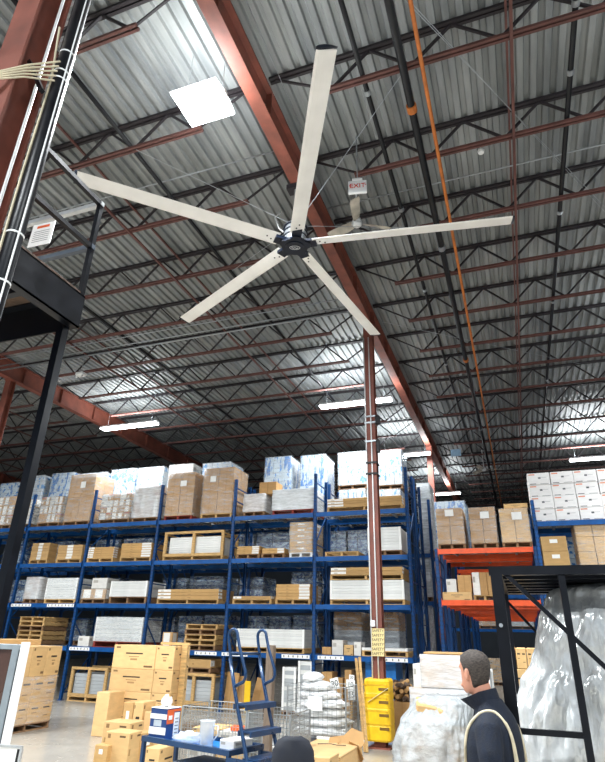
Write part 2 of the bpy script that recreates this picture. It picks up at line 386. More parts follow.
pipe('sprinkler_branch', 'black sprinkler branch line right of the red bridging bars', yline(1.56, 9.12), .038, black_pipe, bands=[(((1.56, y, 9.12), (1.56, y+.08, 9.12)), galv) for y in (5.2, 6.2, 9.2, 12.4, 17)])
pipe('sprinkler_branch', 'black sprinkler branch line over the left bay between two girders', yline(-9.2, 9.1), .04, black_pipe)
pipe('sprinkler_branch', 'black sprinkler branch line just left of the middle girder', yline(-5.1, 9.1), .036, black_pipe)
# conduits along the joists
def xline(pxa, pya, pxb, pyb, z, xa, xb):
    a, b_ = atZ(pxa, pya, z), atZ(pxb, pyb, z); yy = (a.y+b_.y)/2
    return [(xa, yy, z), (xb, yy, z)]
for (q, z, xa, xb, r, lb) in (((190, 337, 350, 313), 8.93, -13.9, -2.95, .022, 'silver conduit crossing the left bay below the fan'),
                              ((190, 332, 350, 308), 8.93, -13.9, -2.95, .016, 'thinner silver conduit beside the thicker one below the fan'),
                              ((375, 192, 540, 165), 9.45, -2.6, 8.4, .014, 'thin silver conduit crossing the right bay behind the exit sign'),
                              ((40, 340, 190, 338), 8.9, -13.9, -2.95, .012, 'thin pale cable tray line across the left bay'),
                              ((10, 222, 250, 160), 9.5, -13.9, -2.95, .012, 'thin silver conduit above the mezzanine railing')):
    pipe('conduit', lb, xline(*q, z, xa, xb), r, galv, 'conduit', 6)
def wire(lb, a, b_, r=.006, mat=galv):
    return pipe('wire', lb, [a, b_], r, mat, 'wire', 5)
for k, (pa, pb) in enumerate((((405, 0), (605, 207)), ((409, 0), (605, 212)))):
    wire(('upper' if k == 0 else 'lower') + ' of two thin bracing wires slanting over the right bay', atZ(*pa, 9.3), atZ(*pb, 9.1))
wire('thin wire slanting down from the deck beside the middle girder', atZ(246, 0, 9.55), atZ(306, 138, 9.5))
wire('long thin bracing wire slanting toward the right over the far bay', atZ(383, 322, 9.05), atZ(600, 368, 9.05))

# ---- big ceiling fan
fz = 7.75; hub = atZ(295, 244, fz)
fan = thing('ceiling_fan', 'huge white five-blade industrial ceiling fan hanging below the red girder', 'ceiling fan', tuple(hub))
R = 3.41
navy = simple('fan_hub_navy', '#141c2b', .35, .1, .15, 8)
silver = simple('fan_motor_silver', '#c9ced2', .3, .8, .08, 5)
def blade_mesh(r0, r1, ch):
    sec = [(-.5, .0), (-.36, .1), (-.1, .16), (.2, .13), (.5, .02), (.2, -.01), (-.1, -.035), (-.36, -.045)]
    rings = []
    for i in range(7):
        x = r0+(r1-r0)*i/6; pit = math.radians(14-6*i/6); c_ = ch
        rings.append([(x, u*c_*math.cos(pit)-w*c_*math.sin(pit), u*c_*math.sin(pit)+w*c_*math.cos(pit)-.012*(i/6)**2) for u, w in sec])
    return MB().loft(rings)
bm_ = blade_mesh(.3, R, .24).mesh('blade', fan_white, False)
tipm = blade_mesh(R, R+.035, .25).mesh('tip_cap', navy)
armm = MB().box(.16, .36, -.08, .08, -.035, .02).mesh('blade_clamp', navy)
bolt = MB().cyl((0, 0, -.006), (0, 0, .0), .014, 8).mesh('bolt', navy)
for k in range(5):
    a = math.radians(8.5+72*k)
    bl = place(bm_, 'blade', fan, (0, 0, 0), a)
    place(tipm, 'tip_cap', bl); place(bolt, 'bolt', bl, (.5, .02, -.018)); place(bolt, 'bolt', bl, (.42, -.02, -.02))
    place(armm, 'blade_clamp', fan, (0, 0, 0), a)
m = MB(); out = []
for i in range(60):
    a = 2*math.pi*i/60; k = math.cos(5*(a-math.radians(8.0)))
    rr = .235+.03*max(-.6, min(.8, k*1.8)); out.append((rr*math.cos(a), rr*math.sin(a)))
m.prism(out, 'z', -.06, -.015).build('hub_plate', navy, fan)
MB().cyl((0, 0, -.075), (0, 0, -.06), .15, 32).build('hub_cap', navy, fan)
ell = MB().tube([(.085*math.cos(i*math.pi/16), .045*math.sin(i*math.pi/16), -.077) for i in range(32)], .004, 6, True).build('logo_ring', white_paint, fan)
ell.rotation_euler = (0, 0, math.radians(20))
sw = MB().tube([(-.055, -.006, -.077), (-.02, .012, -.077), (.0, -.004, -.077), (.03, .014, -.077), (.055, .0, -.077)], .006, 6).build('logo_script', white_paint, fan); sw.rotation_euler = (0, 0, math.radians(20))
MB().cyl((0, 0, -.015), (0, 0, .12), .19, 28).cyl((0, 0, .12), (0, 0, .36), .2, 28, .17).build('motor_housing', silver, fan)
for z_ in (.1, .2, .3): MB().cyl((0, 0, z_), (0, 0, z_+.015), .207, 28).build('housing_band', navy, fan)
MB().cyl((0, 0, .36), (0, 0, ZG-fz-.1), .045, 14).build('mast', silver, fan)
MB().box(-.16, .16, -.09, .09, ZG-fz-.1, ZG-fz).build('girder_clamp', primer_shade, fan)
for k, (dx, dy) in enumerate(((2.2, 1.9), (-2.2, 1.9), (-2.2, -1.6), (2.2, -1.6))):
    MB().cyl((.05*dx, .05*dy, .42), (dx, dy, ZB-fz), .006, 5).build('guy_wire', galv, fan)
MB().tube([(-.16, .05, .25), (-.35, .1, .5), (-.5, .25, .9), (-.5, .5, 1.24)], .012, 6).build('power_cable', white_paint, fan)

# ---- small fans
def small_fan(p, label, angs, r=.62):
    o = thing('small_ceiling_fan', label, 'ceiling fan', tuple(p))
    MB().cyl((0, 0, -.05), (0, 0, .0), .06, 16, .1).cyl((0, 0, 0), (0, 0, .11), .1, 16, .07).build('motor', white_paint, o, smooth=True)
    MB().cyl((0, 0, .11), (0, 0, ZT-p.z+.03), .016, 8).build('downrod', white_paint, o)
    bm2 = MB().loft([[(x, y*w, z_+y*.04) for (y, z_) in ((-1, 0), (1, 0), (1, .008), (-1, .008))] for x, w in ((.1, .05), (.25, .07), (r-.05, .085), (r, .07))]).mesh('blade', simple('brown_fan_blade', '#b9b2a4', .5, 0, .35, 3))
    for a in angs:
        place(bm2, 'blade', o, (0, 0, .02), math.radians(a))
    return o
r_ = ray(357, 224); p = CPOS+r_*(8.0/math.hypot(r_.x, r_.y)); small_fan(p, 'small white three-blade fan below the exit sign', (33, 160, 281))
p = atZ(484, 470, 8.7); small_fan(p, 'tiny distant white fan beside the far girder', (10, 130, 250), .75)
# ---- exit sign
r_ = ray(357.5, 186); p = CPOS+r_*(7.0/math.hypot(r_.x, r_.y))
ex = thing('exit_sign', 'white exit sign with red letters hanging from the roof', 'sign', tuple(p), math.radians(12))
bx('panel', ex, 0, 0, -.16, .3, .05, .26, white_paint, .01); bx('canopy', ex, 0, 0, .1, .17, .06, .05, white_paint, .008)
MB().cyl((0, 0, .15), (0, 0, ZT-p.z+.03), .012, 6).build('conduit_drop', galv, ex)
text('EXIT', .125, red_print, ex, (0, -.028, -.02), (math.pi/2, 0, 0), ext=.002)
text('>', .05, red_print, ex, (.128, -.028, -.012), (math.pi/2, 0, 0), ext=.002); text('<', .05, red_print, ex, (-.128, -.028, -.012), (math.pi/2, 0, 0), ext=.002)
# ---- detectors
p = atZ(481, 152, 9.0)
d = thing('smoke_detector', 'small white detector on a drop rod over the right bay', 'detector', tuple(p))
MB().cyl((0, 0, -.02), (0, 0, .02), .045, 14, .055).build('body', white_paint, d); MB().cyl((0, 0, .02), (0, 0, .63), .006, 5).build('drop_rod', galv, d)
p = atZ(81, 374, 8.6)
d = thing('access_point', 'white box device hanging above the left strip lamp', 'device', tuple(p))
bx('body', d, 0, 0, -.06, .26, .2, .1, white_paint, .02); [bx('foot', d, s*.09, -.05, -.13, .04, .04, .07, white_paint) for s in (-1, 1)]; MB().cyl((0, 0, .04), (0, 0, ZT-p.z+.03), .01, 6).build('drop_rod', galv, d)
p = atZ(456, 455, 9.0)
d = thing('hanging_sign', 'small pale blue aisle sign hanging by the far column', 'sign', tuple(p)); bx('panel', d, 0, 0, -.05, .42, .03, .3, simple('pale_blue_sign', '#a8cbe6', .5)); [MB().cyl((s*.3, 0, .2), (s*.3, 0, .63), .006, 5).build('hanger', galv, d) for s in (-1, 1)]

# ---- drain pipe and cabling next to the close column
dp = thing('drain_pipe', 'black vertical pipe with cable ties next to the close column', 'pipe', (-2.655, 1.98, 0))
MB().cyl((0, 0, 0), (0, 0, 9.55), .052, 16).build('pipe_run', black_pipe, dp, smooth=True)
for z_ in (3.7, 4.05, 5.42, 5.5, 5.7, 7.0): MB().cyl((0, 0, z_), (0, 0, z_+.012), .056, 16).build('cable_tie', white_paint, dp)
MB().cyl((.058, -.02, 2.5), (.058, -.02, 9.4), .006, 6).build('cable', white_paint, dp)
MB().tube([(-.02, -.05, 3.3), (-.025, -.055, 4.5), (-.02, -.05, 5.4), (-.06, -.08, 5.95)], .008, 6).build('cable', simple('cream_cable', '#cfc5a8', .5), dp)
cb = thing('cable_bundle', 'loose cream cables slung from the close column to the black pipe', 'cable', (-2.82, 1.72, 5.22))
for k in range(5):
    s = k*.03; MB().tube([(-.5, -.05, .02+s), (-.3, -.06, -.06+s*.6), (-.05, -.07, -.08+s*.5), (.1, .05, .03+s), (.19, .2, .14+.05*k)], .007, 6).build('cable', MATS['cream_cable'], cb)
MB().tube([(-.42+.12*math.cos(a*.4), -.08, -.1+.2*math.sin(a*.4)) for a in range(16)], .012, 6, True).build('coil', MATS['cream_cable'], cb)
cb2 = thing('column_conduit', 'thin white conduit fixed to the edge of the close column', 'conduit', (-2.765, 1.9, 0)); MB().cyl((0, 0, 1.0), (0, 0, 9.2), .011, 8).build('conduit_run', white_paint, cb2)
MB().obox((-.12, -.02, 5.62), (.1, -.02, 5.22), .03, .03).build('clip', black_steel, cb2)
# dark cable ladder behind the close column
cl = thing('cable_ladder', 'dark vertical cable ladder behind the close column', 'cable ladder', (-3.12, 2.2, 0))
for s in (-1, 1): MB().box(s*.12-.015, s*.12+.015, -.03, .03, 3.0, 9.5).build('rail', black_steel, cl)
for k in range(24): bx('rung', cl, 0, 0, 3.1+.27*k, .22, .03, .03, galv)

# ---- mezzanine on the left
mz = thing('mezzanine_platform', 'black steel mezzanine platform with railing on tall posts at left', 'mezzanine', (-3.44, 3.42, 0))
zt_, zb_ = 4.66, 4.33
MB().box(-.012, 0, -4.4, 0, zb_, zt_).box(-.09, 0, -4.4, 0, zt_-.015, zt_).box(-.09, 0, -4.4, 0, zb_, zb_+.015).build('edge_channel', black_steel, mz)
MB().box(-4.2, -.012, -.012, 0, zb_, zt_).box(-4.2, -.012, -.09, 0, zt_-.015, zt_).build('edge_channel', black_steel, mz)
MB().box(-4.2, -.012, -4.4, -.012, zt_, zt_+.03).build('deck', wood_dark, mz)
for k in range(9): MB().box(-4.15, -.1, -.5-.48*k, -.44-.48*k, zb_+.12, zt_-.005).build('floor_joist', black_steel, mz)
for (x, y) in ((-.12, -.06), (-.12, -4.2), (-4.1, -.06)):
    MB().box(x-.036, x+.036, y-.036, y+.036, 0, zb_).build('post', black_steel, mz); bx('base_plate', mz, x, y, 0, .24, .24, .015, black_steel)
rg = simple('railing_grey', '#56606c', .4, .3, .2, 6)
def rail(name, a, b_, mat=rg, s=.045): return MB().obox(a, b_, s, s).build(name, mat, mz)
for y in (-.03, -1.5, -3.0, -4.3): rail('railing_post', (-.03, y, zt_), (-.03, y, zt_+1.1), black_steel)
for x in (-1.4, -2.8, -4.1): rail('railing_post', (x, -.03, zt_), (x, -.03, zt_+1.1), black_steel)
for z_ in (.55, 1.08): rail('rail', (-.03, -4.3, zt_+z_), (-.03, 0, zt_+z_), black_steel)
for z_ in (.55, 1.08): rail('rail', (-4.1, -.03, zt_+z_), (0, -.03, zt_+z_), rg if z_ < 1 else alu)
nt = thing('paper_notice', 'white paper notice hanging from the mezzanine end rail', 'notice', (-4.13, 3.36, 5.46), math.radians(6))
nt.rotation_euler = (math.radians(-8), math.radians(-6), math.radians(8))
bx('sheet', nt, 0, 0, -.1, .25, .006, .33, paper)
bx('heading', nt, .0, -.005, .16, .14, .003, .035, orange_print)
for k in range(6): bx('print_line', nt, 0, -.0045, .11-.03*k, .18, .002, .006, simple('grey_print', '#8a8a86', .7))

# ================================================================== RACKS
RY, RD = 15.2, 1.07
UX = [-20.85, -18.24, -15.63, -13.02, -10.41, -7.79, -5.21, -2.59]
LV = [1.37, 2.57, 3.79, 5.0]; BH = .12
LT = [0.0]+[z+BH/2 for z in LV]        # surface heights, floor first
def post_mesh(h, mat, w=.085, d=.075):
    m = MB().box(-w/2, w/2, 0, .006, 0, h).box(-w/2, -w/2+.006, 0, d, 0, h).box(w/2-.006, w/2, 0, d, 0, h)
    return m.mesh('upright_post', mat)
hole = simple('post_hole', '#06142a', .7, 0, 0, 1)
def rack(name, label, ux, y, levels, top, beam_mat, post_mat, deck=True, depth=RD, braces=True, holes=True, strips=()):
    o = thing(name, label, 'pallet rack', (0, y, 0))
    pm = post_mesh(top, post_mat); hm = None
    if holes:
        hb = MB(); k = .25
        while k < top-.1:
            for s in (-.022, .022): hb.box(s-.008, s+.008, -.002, .0005, k, k+.035)
            k += .1
        hm = hb.mesh('slot_row', hole)
    br = MB(); zz = .2; fl = 1
    while zz+1.0 < top:
        br.obox((0, .07 if fl > 0 else depth-.07, zz), (0, depth-.07 if fl > 0 else .07, zz+.9), .03, .03)
        br.obox((0, .07, zz), (0, depth-.07, zz), .03, .03); zz += 1.0; fl = -fl
    br.obox((0, .07, top-.25), (0, depth-.07, top-.25), .03, .03); br.obox((0, .07, top-.65), (0, depth-.07, top-.65), .03, .03)
    brm = br.mesh('brace_lattice', post_mat)
    fp = bevel_box(.16, .14, .012, post_mat)
    for x in ux:
        a = place(pm, 'upright_post', o, (x, 0, 0))
        if hm: tag(place(hm, 'slot_row', a), kind='stuff')
        b_ = place(pm, 'upright_post', o, (x, depth, 0)); b_.rotation_euler = (0, 0, math.pi)
        place(brm, 'brace_lattice', o, (x, 0, 0))
        place(fp, 'foot_plate', a, (0, .035, 0)); place(fp, 'foot_plate', b_, (0, .035, 0))
    for bi in range(len(ux)-1):
        xa, xb = ux[bi]+.0425, ux[bi+1]-.0425; L = xb-xa
        key = ('beam', round(L, 3), beam_mat.name)
        if key not in CACHE:
            CACHE[key] = MB().box(0, L, -.025, .025, -BH/2, BH/2-.035).box(0, L, -.025, .0, BH/2-.035, BH/2).box(0, .006, -.04, .04, -.1, .1).box(L-.006, L, -.04, .04, -.1, .1).mesh('beam', beam_mat)
            w_ = MB(); nw = 22
            for i in range(nw): w_.box(.05+i*(L-.1)/(nw-1)-.004, .05+i*(L-.1)/(nw-1)+.004, .0, depth-.05, BH/2-.012, BH/2)
            for q in (.2, .5, .8): w_.box(.03, L-.03, q*depth-.012, q*depth+.012, BH/2-.03, BH/2-.012)
            for q in (.17, .5, .83): w_.box(q*L-.03, q*L+.03, .0, depth-.03, BH/2-.05, BH/2-.012)
            CACHE[key+('d',)] = w_.mesh('wire_deck', wire_steel)
        for z in levels:
            b_ = place(CACHE[key], 'beam', o, (xa, 0, z)); place(CACHE[key], 'beam', o, (xa, depth, z))
            if deck: place(CACHE[key+('d',)], 'wire_deck', o, (xa, .02, z))
    for (xa, xb, z) in strips:
        nst = max(2, int((xb-xa)/.12)); e = bx('label_strip', o, (xa+xb)/2, -.03, z-.045, xb-xa, .008, .085, paper)
        for i in range(nst): bx('bay_label', e, -(xb-xa)/2+(i+.5)*(xb-xa)/nst, -.006, .02, .03, .003, .05, simple('grey_print', '#8a8a86', .7))
    return o
def sx(px, py): return atY(px, py, RY).x
strips = [(sx(12, 604), sx(32, 604), LV[1]), (sx(48, 604), sx(75, 604), LV[1]), (sx(195, 654), sx(217, 654), LV[0]), (sx(222, 655), sx(248, 655), LV[0]),
          (sx(282, 656), sx(310, 656), LV[0]), (sx(318, 657), sx(344, 657), LV[0]), (sx(384, 660), sx(408, 660), LV[0]), (sx(70, 649), sx(90, 649), LV[0])]
rack('pallet_rack', 'long blue pallet rack, front row facing the open floor', UX, RY, LV, 6.2, rack_blue, rack_blue_dk, strips=strips)
RB = RY+RD+.25
rack('pallet_rack', 'blue pallet rack, rear row standing back to back with the front one', UX, RB, LV, 6.2, rack_blue, rack_blue_dk, holes=False)

# ---- pallets and loads
def pallet_mesh(w, d, mat, h=.13):
    k = ('pal', round(w, 2), round(d, 2), mat.name, h)
    if k not in CACHE:
        m = MB()
        for x in (-w/2+.03, 0, w/2-.03): m.box(x-.03, x+.03, -d/2+.02, d/2-.02, .02, h-.02)
        nb = max(4, int(d/.17))
        for i in range(nb):
            y = -d/2+.045+i*(d-.09)/(nb-1); m.box(-w/2, w/2, y-.045, y+.045, h-.02, h)
        for y in (-d/2+.045, 0, d/2-.045): m.box(-w/2, w/2, y-.045, y+.045, 0, .02)
        CACHE[k] = m.mesh('pallet', mat)
    return CACHE[k]
def pallet_parts(parent, w, d, mat, h=.13):
    """a pallet near enough to show its boards one by one"""
    for x in (-w/2+.03, 0, w/2-.03): bx('stringer', parent, x, 0, .02, .045, d-.02, h-.04, mat)
    nb = max(5, int(d/.17))
    for i in range(nb): bx('deck_board', parent, 0, -d/2+.045+i*(d-.09)/(nb-1), h-.02, w, .09, .02, mat)
    for y in (-d/2+.045, 0, d/2-.045): bx('bottom_board', parent, 0, y, 0, w, .09, .02, mat)
GAP = .004
def grid(o, w, d, h, z0, nx, ny, nz, mats, name='carton', bev=.008, jit=.006, skip=None):
    cw, cdp, ch = w/nx, d/ny, h/nz
    for k in range(nz):
        for j in range(ny):
            for i in range(nx):
                if skip and skip(i, j, k): continue
                m = mats if not isinstance(mats, (list, tuple)) else random.choice(mats)
                bx(name, o, -w/2+(i+.5)*cw+random.uniform(-jit, jit), -d/2+(j+.5)*cdp+random.uniform(-jit, jit), z0+k*ch, cw-GAP-jit, cdp-GAP-jit, ch-.002, m, bev)
def wrap(o, w, d, h, z0, mat, name='stretch_wrap'):
    k = ('wrap', round(w, 2), round(d, 2), round(h, 2), mat.name)
    if k not in CACHE:
        rings = []; N = 6
        def ring(zf, gr):
            pts_ = []
            for (ax, ay, bx_, by_) in ((-1, -1, 1, -1), (1, -1, 1, 1), (1, 1, -1, 1), (-1, 1, -1, -1)):
                for q in range(N):
                    s = q/N; x = (ax+(bx_-ax)*s)*(w/2+gr); y = (ay+(by_-ay)*s)*(d/2+gr)
                    pts_.append((x, y, zf*h))
            return pts_
        for i in range(7):
            gr = .012+.008*math.sin(i*2.1)
            rings.append(ring(i/6*1.005, gr))
        rings.append([(x*.97, y*.97, h*1.008) for x, y, _ in ring(1, 0)])
        CACHE[k] = MB().loft(rings, cap=False).mesh('wrap', mat, True)
    return place(CACHE[k], name, o, (0, 0, z0))
def load(lb, w, d, h, loc, kind, pal=wood, rz=0.0, group=None, ph=.13, sticker=(), nx=2, ny=2, nz=2, mats=None, film_=None, top=None):
    """a pallet and what is fixed on it; h is the total height"""
    o = thing('pallet_load', lb, 'pallet load', loc, rz, group); z0 = 0.0
    if pal: place(pallet_mesh(w, d, pal, ph), 'pallet', o); z0 = ph
    hh = h-z0
    if kind == 'grid': grid(o, w, d, hh, z0, nx, ny, nz, mats)
    elif kind == 'layers':
        for k in range(nz): bx('flat_carton', o, random.uniform(-.01, .01), random.uniform(-.008, .008), z0+k*hh/nz, w-.02, d-.02, hh/nz-.003, mats, .006)
    elif kind == 'panels':
        for k in range(nz): bx('panel', o, random.uniform(-.006, .006), 0, z0+k*hh/nz, w-.05, d-.03, hh/nz-.003, mats if not isinstance(mats, (list, tuple)) else random.choice(mats), .003)
        for s in (-1, 1): bx('edge_guard', o, s*(w/2-.03), -d/2+.02, z0, .06, .05, hh, paper, .004); bx('edge_guard', o, s*(w/2-.03), d/2-.02, z0, .06, .05, hh, paper, .004)
    elif kind == 'crate':
        for k in range(nz): bx('panel', o, 0, .0, z0+.04+k*(hh*.72)/nz, w*.86, d*.8, hh*.72/nz-.003, mats, .003)
        for x in (-w/2+.04, 0, w/2-.04):
            for y in (-d/2+.035, d/2-.035): bx('crate_post', o, x, y, z0, .09, .07, hh-.07, wood, .004)
        for y in (-d/2+.035, d/2-.035): bx('top_board', o, 0, y, h-.07, w, .09, .07, wood, .004); bx('bottom_board', o, 0, y, z0, w*.98, .05, .07, wood, .004)
        for x in (-w/2+.04, 0, w/2-.04): bx('cross_board', o, x, 0, h-.09, .09, d-.14, .03, wood, .004)
    for (u, v_, sw_, sh_) in sticker: bx('paper_label', o, -w/2+u*w, -d/2-.016, v_*h, sw_, .006, sh_, paper)
    if film_: wrap(o, w, d, hh, z0, film_)
    return o
def rack_load(lv, px0, px1, pyt, kind, lb, d=1.0, y=None, inset=.04, zbase=None, **kw):
    """load whose front outline fills the pixel span px0..px1 up to pyt, standing on rack level lv"""
    yf = (RY if y is None else y)+inset; z = LT[lv] if zbase is None else zbase
    pm = (px0+px1)/2; ht = atY(pm, pyt, yf).z - z
    pyb = 0
    # pixel row of the base at this plane
    P = CPOS; 
    def prow(px):
        lo, hi = 0.0, 900.0
        for _ in range(40):
            mid = (lo+hi)/2
            if atY(px, mid, yf).z > z: lo = mid
            else: hi = mid
        return lo
    pb = prow(pm); xa, xb = atY(px0, pb, yf).x, atY(px1, pb, yf).x
    return load(lb, xb-xa, d, ht, ((xa+xb)/2, yf+d/2, z), kind, **kw)
small_mix = [ctn_small_w, ctn_small_w, ctn_small_r, ctn_brown, ctn_white]
# --- top level
rack_load(4, -8, 9, 497, 'grid', 'mixed small cartons at far left of the top shelf', pal=wood_old, nx=3, nz=3, mats=small_mix, film_=wrap_mid)
rack_load(4, 13, 30, 500, 'grid', 'red-taped small cartons left of the black post, top shelf', pal=wood_old, nx=3, nz=3, mats=small_mix, film_=wrap_mid)
rack_load(4, 36, 58, 497, 'grid', 'low wrapped load of red-taped small cartons on the top shelf', pal=wood_old, nx=5, nz=3, mats=small_mix, film_=wrap_mid)
rack_load(4, 62, 88, 475, 'grid', 'tall brown carton load beside the first top upright, one white label', pal=wood_old, nx=2, nz=2, mats=ctn_brown, film_=wrap_thin, sticker=[(.55, .72, .2, .22)])
rack_load(4, 98, 128, 494, 'grid', 'wrapped small cartons with white labels in the second top bay', pal=wood_old, nx=5, nz=4, mats=small_mix, film_=wrap_mid)
rack_load(4, 131, 157, 486, 'grid', 'taller wrapped load of white and brown cartons, second top bay', pal=wood_old, nx=4, nz=4, mats=small_mix, film_=wrap_heavy)
rack_load(4, 163.5, 191, 473, 'grid', 'two tall brown cartons standing on a red pallet, top shelf', pal=wood_red, nx=2, nz=1, mats=ctn_brown, film_=wrap_thin, sticker=[(.6, .7, .22, .18)])
rack_load(4, 200, 231, 468, 'grid', 'largest brown carton load on a pale pallet, top shelf', pal=wood, nx=2, nz=1, mats=ctn_brown, film_=wrap_thin, sticker=[(.33, .72, .2, .18)])
rack_load(4, 243, 264, 494, 'grid', 'low film-wrapped brown cartons in the fourth top bay', pal=wood_old, nx=2, nz=2, mats=ctn_brown, film_=wrap_heavy)
rack_load(4, 272, 313, 489, 'panels', 'long white wrapped panel stack on reddish pallet, top shelf', pal=wood_red, nz=9, mats=panel_white, film_=wrap_heavy)
rack_load(4, 327, 403, 497, 'layers', 'long flat brown cartons in three layers on the top shelf', pal=wood, nz=3, mats=ctn_long)
def prowz(px, yf, z):
    lo, hi = 0.0, 900.0
    for _ in range(40):
        mid = (lo+hi)/2
        if atY(px, mid, yf).z > z: lo = mid
        else: hi = mid
    return lo
def single(name, lb, cat, px0, px1, pyt, z, yf, d, mat, bev=.008, rz=0.0, group=None):
    pm = (px0+px1)/2; pb = prowz(pm, yf, z); xa, xb = atY(px0, pb, yf).x, atY(px1, pb, yf).x; ht = atY(pm, pyt, yf).z-z
    return tag(bx(name, None, (xa+xb)/2, yf+d/2, z, xb-xa, d, ht, mat, bev, rz), lb, cat, group)
# carton on top of the low wrapped load
zt0 = atY(254, 494, RY+.04).z
single('carton', 'open brown carton sitting on the low film-wrapped load', 'carton', 259, 276, 482, zt0, RY+.15, .5, ctn_brown)
zt0 = atY(75, 475, RY+.04).z
# --- back row top: blue-white cases
RBF = RB+.05
def blue_load(lv, px0, px1, pyt, lb, mats=ctn_blue, y=None, nx=3, nz=4, zbase=None, ny=2, pal=wood_old, film_=wrap_thin):
    return rack_load(lv, px0, px1, pyt, 'grid', lb, d=1.0, y=RB if y is None else y, nx=nx, ny=ny, nz=nz, mats=mats, pal=pal, film_=film_, zbase=zbase)
blue_load(4, -12, 6, 484, 'blue and white wrapped cases at the far left, rear row top')
blue_load(4, 12, 32, 477, 'white wrapped cases behind the black post, rear row top', ctn_blue2)
blue_load(4, 40, 62, 474, 'bright blue wrapped cases right of the black post, rear row top', [ctn_blue], nz=3)
blue_load(4, 66, 96, 474, 'blue cases peeking over the tall brown cartons of the first bay')
blue_load(4, 102, 127, 470, 'blue and white cases behind the small labelled cartons, rear row top', [ctn_blue])
blue_load(4, 130, 156, 468, 'white cases with blue flecks above the white and brown cartons', ctn_blue2)
blue_load(4, 162, 187, 465, 'plain white cases showing behind the red-pallet cartons, rear row top', [ctn_white, ctn_blue2])
blue_load(4, 197, 226, 463, 'white cases showing above the largest brown carton load', ctn_blue2)
blue_load(4, 262, 289, 457, 'blue and white wrapped cases behind the carton and white panels', [ctn_blue], nz=2)
blue_load(4, 299, 325, 455, 'blue and white wrapped cases left of the tall upright', [ctn_blue], nz=2)
zz1 = atY(352, 487, RBF).z
blue_load(4, 339, 366, 489, 'lower white and blue cases left of the column, rear row', ctn_blue2, nz=1)
blue_load(4, 378, 402, 489, 'lower white and blue cases right of the column, rear row', ctn_blue2, nz=1)
za = atY(352, 489, RB+.04).z
blue_load(4, 338, 367, 452, 'upper white and blue cases left of the column, second tier', ctn_blue2, nz=2, zbase=za)
za = atY(390, 489, RB+.04).z
blue_load(4, 378, 403, 450, 'upper white and blue cases right of the column, second tier', ctn_blue2, nz=2, zbase=za)
# --- level three
rack_load(3, 28, 46, 543, 'layers', 'six-layer carton stack just right of the black post, third level', pal=wood, nz=6, mats=ctn_mid)
rack_load(3, 55, 80, 545, 'layers', 'carton stack with a central white band left of first upright, third level', pal=wood, nz=5, mats=ctn_mid)
rack_load(3, 86, 112, 547, 'layers', 'flat brown cartons with a left white band, third level', pal=wood, nz=5, mats=ctn_long)
rack_load(3, 119, 150, 543, 'layers', 'flat brown cartons with white ends and a paper strip, third level', pal=wood, nz=6, mats=ctn_long_r)
rack_load(3, 162, 222, 531, 'crate', 'open pine crate of white panels on the third level', pal=wood, nz=8, mats=panel_white)
rack_load(3, 236, 259, 546, 'layers', 'low brown carton stack on the third level, fourth bay', pal=wood_old, nz=4, mats=ctn_long_r)
rack_load(3, 261, 284, 548, 'layers', 'lowest pale-topped carton stack on the third level, fourth bay', pal=wood_old, nz=2, mats=ctn_long_r)
rack_load(3, 289, 312, 522, 'grid', 'tall brown goods wrapped on a white pallet, third level', pal=white_paint, nx=1, ny=1, nz=5, mats=ctn_label, film_=wrap_mid)
rack_load(3, 368, 402, 527, 'panels', 'white panel stack right of the column on the third level', pal=wood_old, nz=8, mats=panel_white)
o = thing('empty_pallet', 'single empty pallet left of the column on the third level', 'pallet', (sx(341, 557), RY+.55, LT[3])); place(pallet_mesh(.95, 1.0, wood), 'frame', o)
# --- level two
rack_load(2, 22, 36, 577, 'grid', 'lumpy wrapped brown cartons by the black post, second level', pal=wood_old, nx=2, nz=3, mats=[ctn_brown, ctn_white], film_=wrap_heavy)
rack_load(2, 43, 74, 578, 'panels', 'white panel stack with strap left of the first upright, second level', pal=wood, nz=9, mats=panel_white, film_=wrap_thin)
o = rack_load(2, 80, 104, 589, 'grid', 'two small labelled cartons and one on top, second level', pal=wood_old, nx=2, ny=2, nz=1, mats=ctn_small_w, film_=wrap_thin)
hz = atY(92, 589, RY+.04).z
single('carton', 'white-faced carton on top of the two small labelled cartons', 'carton', 91, 106, 578, hz+.01, RY+.06, .6, ctn_white)
rack_load(2, 108, 145, 581, 'panels', 'wide white panel load on rough timber, second level', pal=wood_old, nz=6, mats=panel_white, ph=.2)
rack_load(2, 156, 218, 589, 'layers', 'long flat brown cartons in three layers on the second level', pal=wood, nz=3, mats=ctn_long)
rack_load(2, 232, 271, 596, 'layers', 'single layer of pale cartons on a pallet, second level', pal=wood, nz=1, mats=ctn_long)
rack_load(2, 275, 310, 584, 'layers', 'five-layer brown carton stack with white ends, second level', pal=wood, nz=5, mats=ctn_long_r)
rack_load(2, 330, 405, 580, 'panels', 'very long white panel stack behind the column, second level', pal=wood, nz=7, mats=panel_white)
hz = atY(368, 580, RY+.04).z
rack_load(2, 330, 403, 567, 'layers', 'long flat cartons on a pallet resting on the white panels', pal=wood, nz=2, mats=ctn_long, zbase=hz+.012)
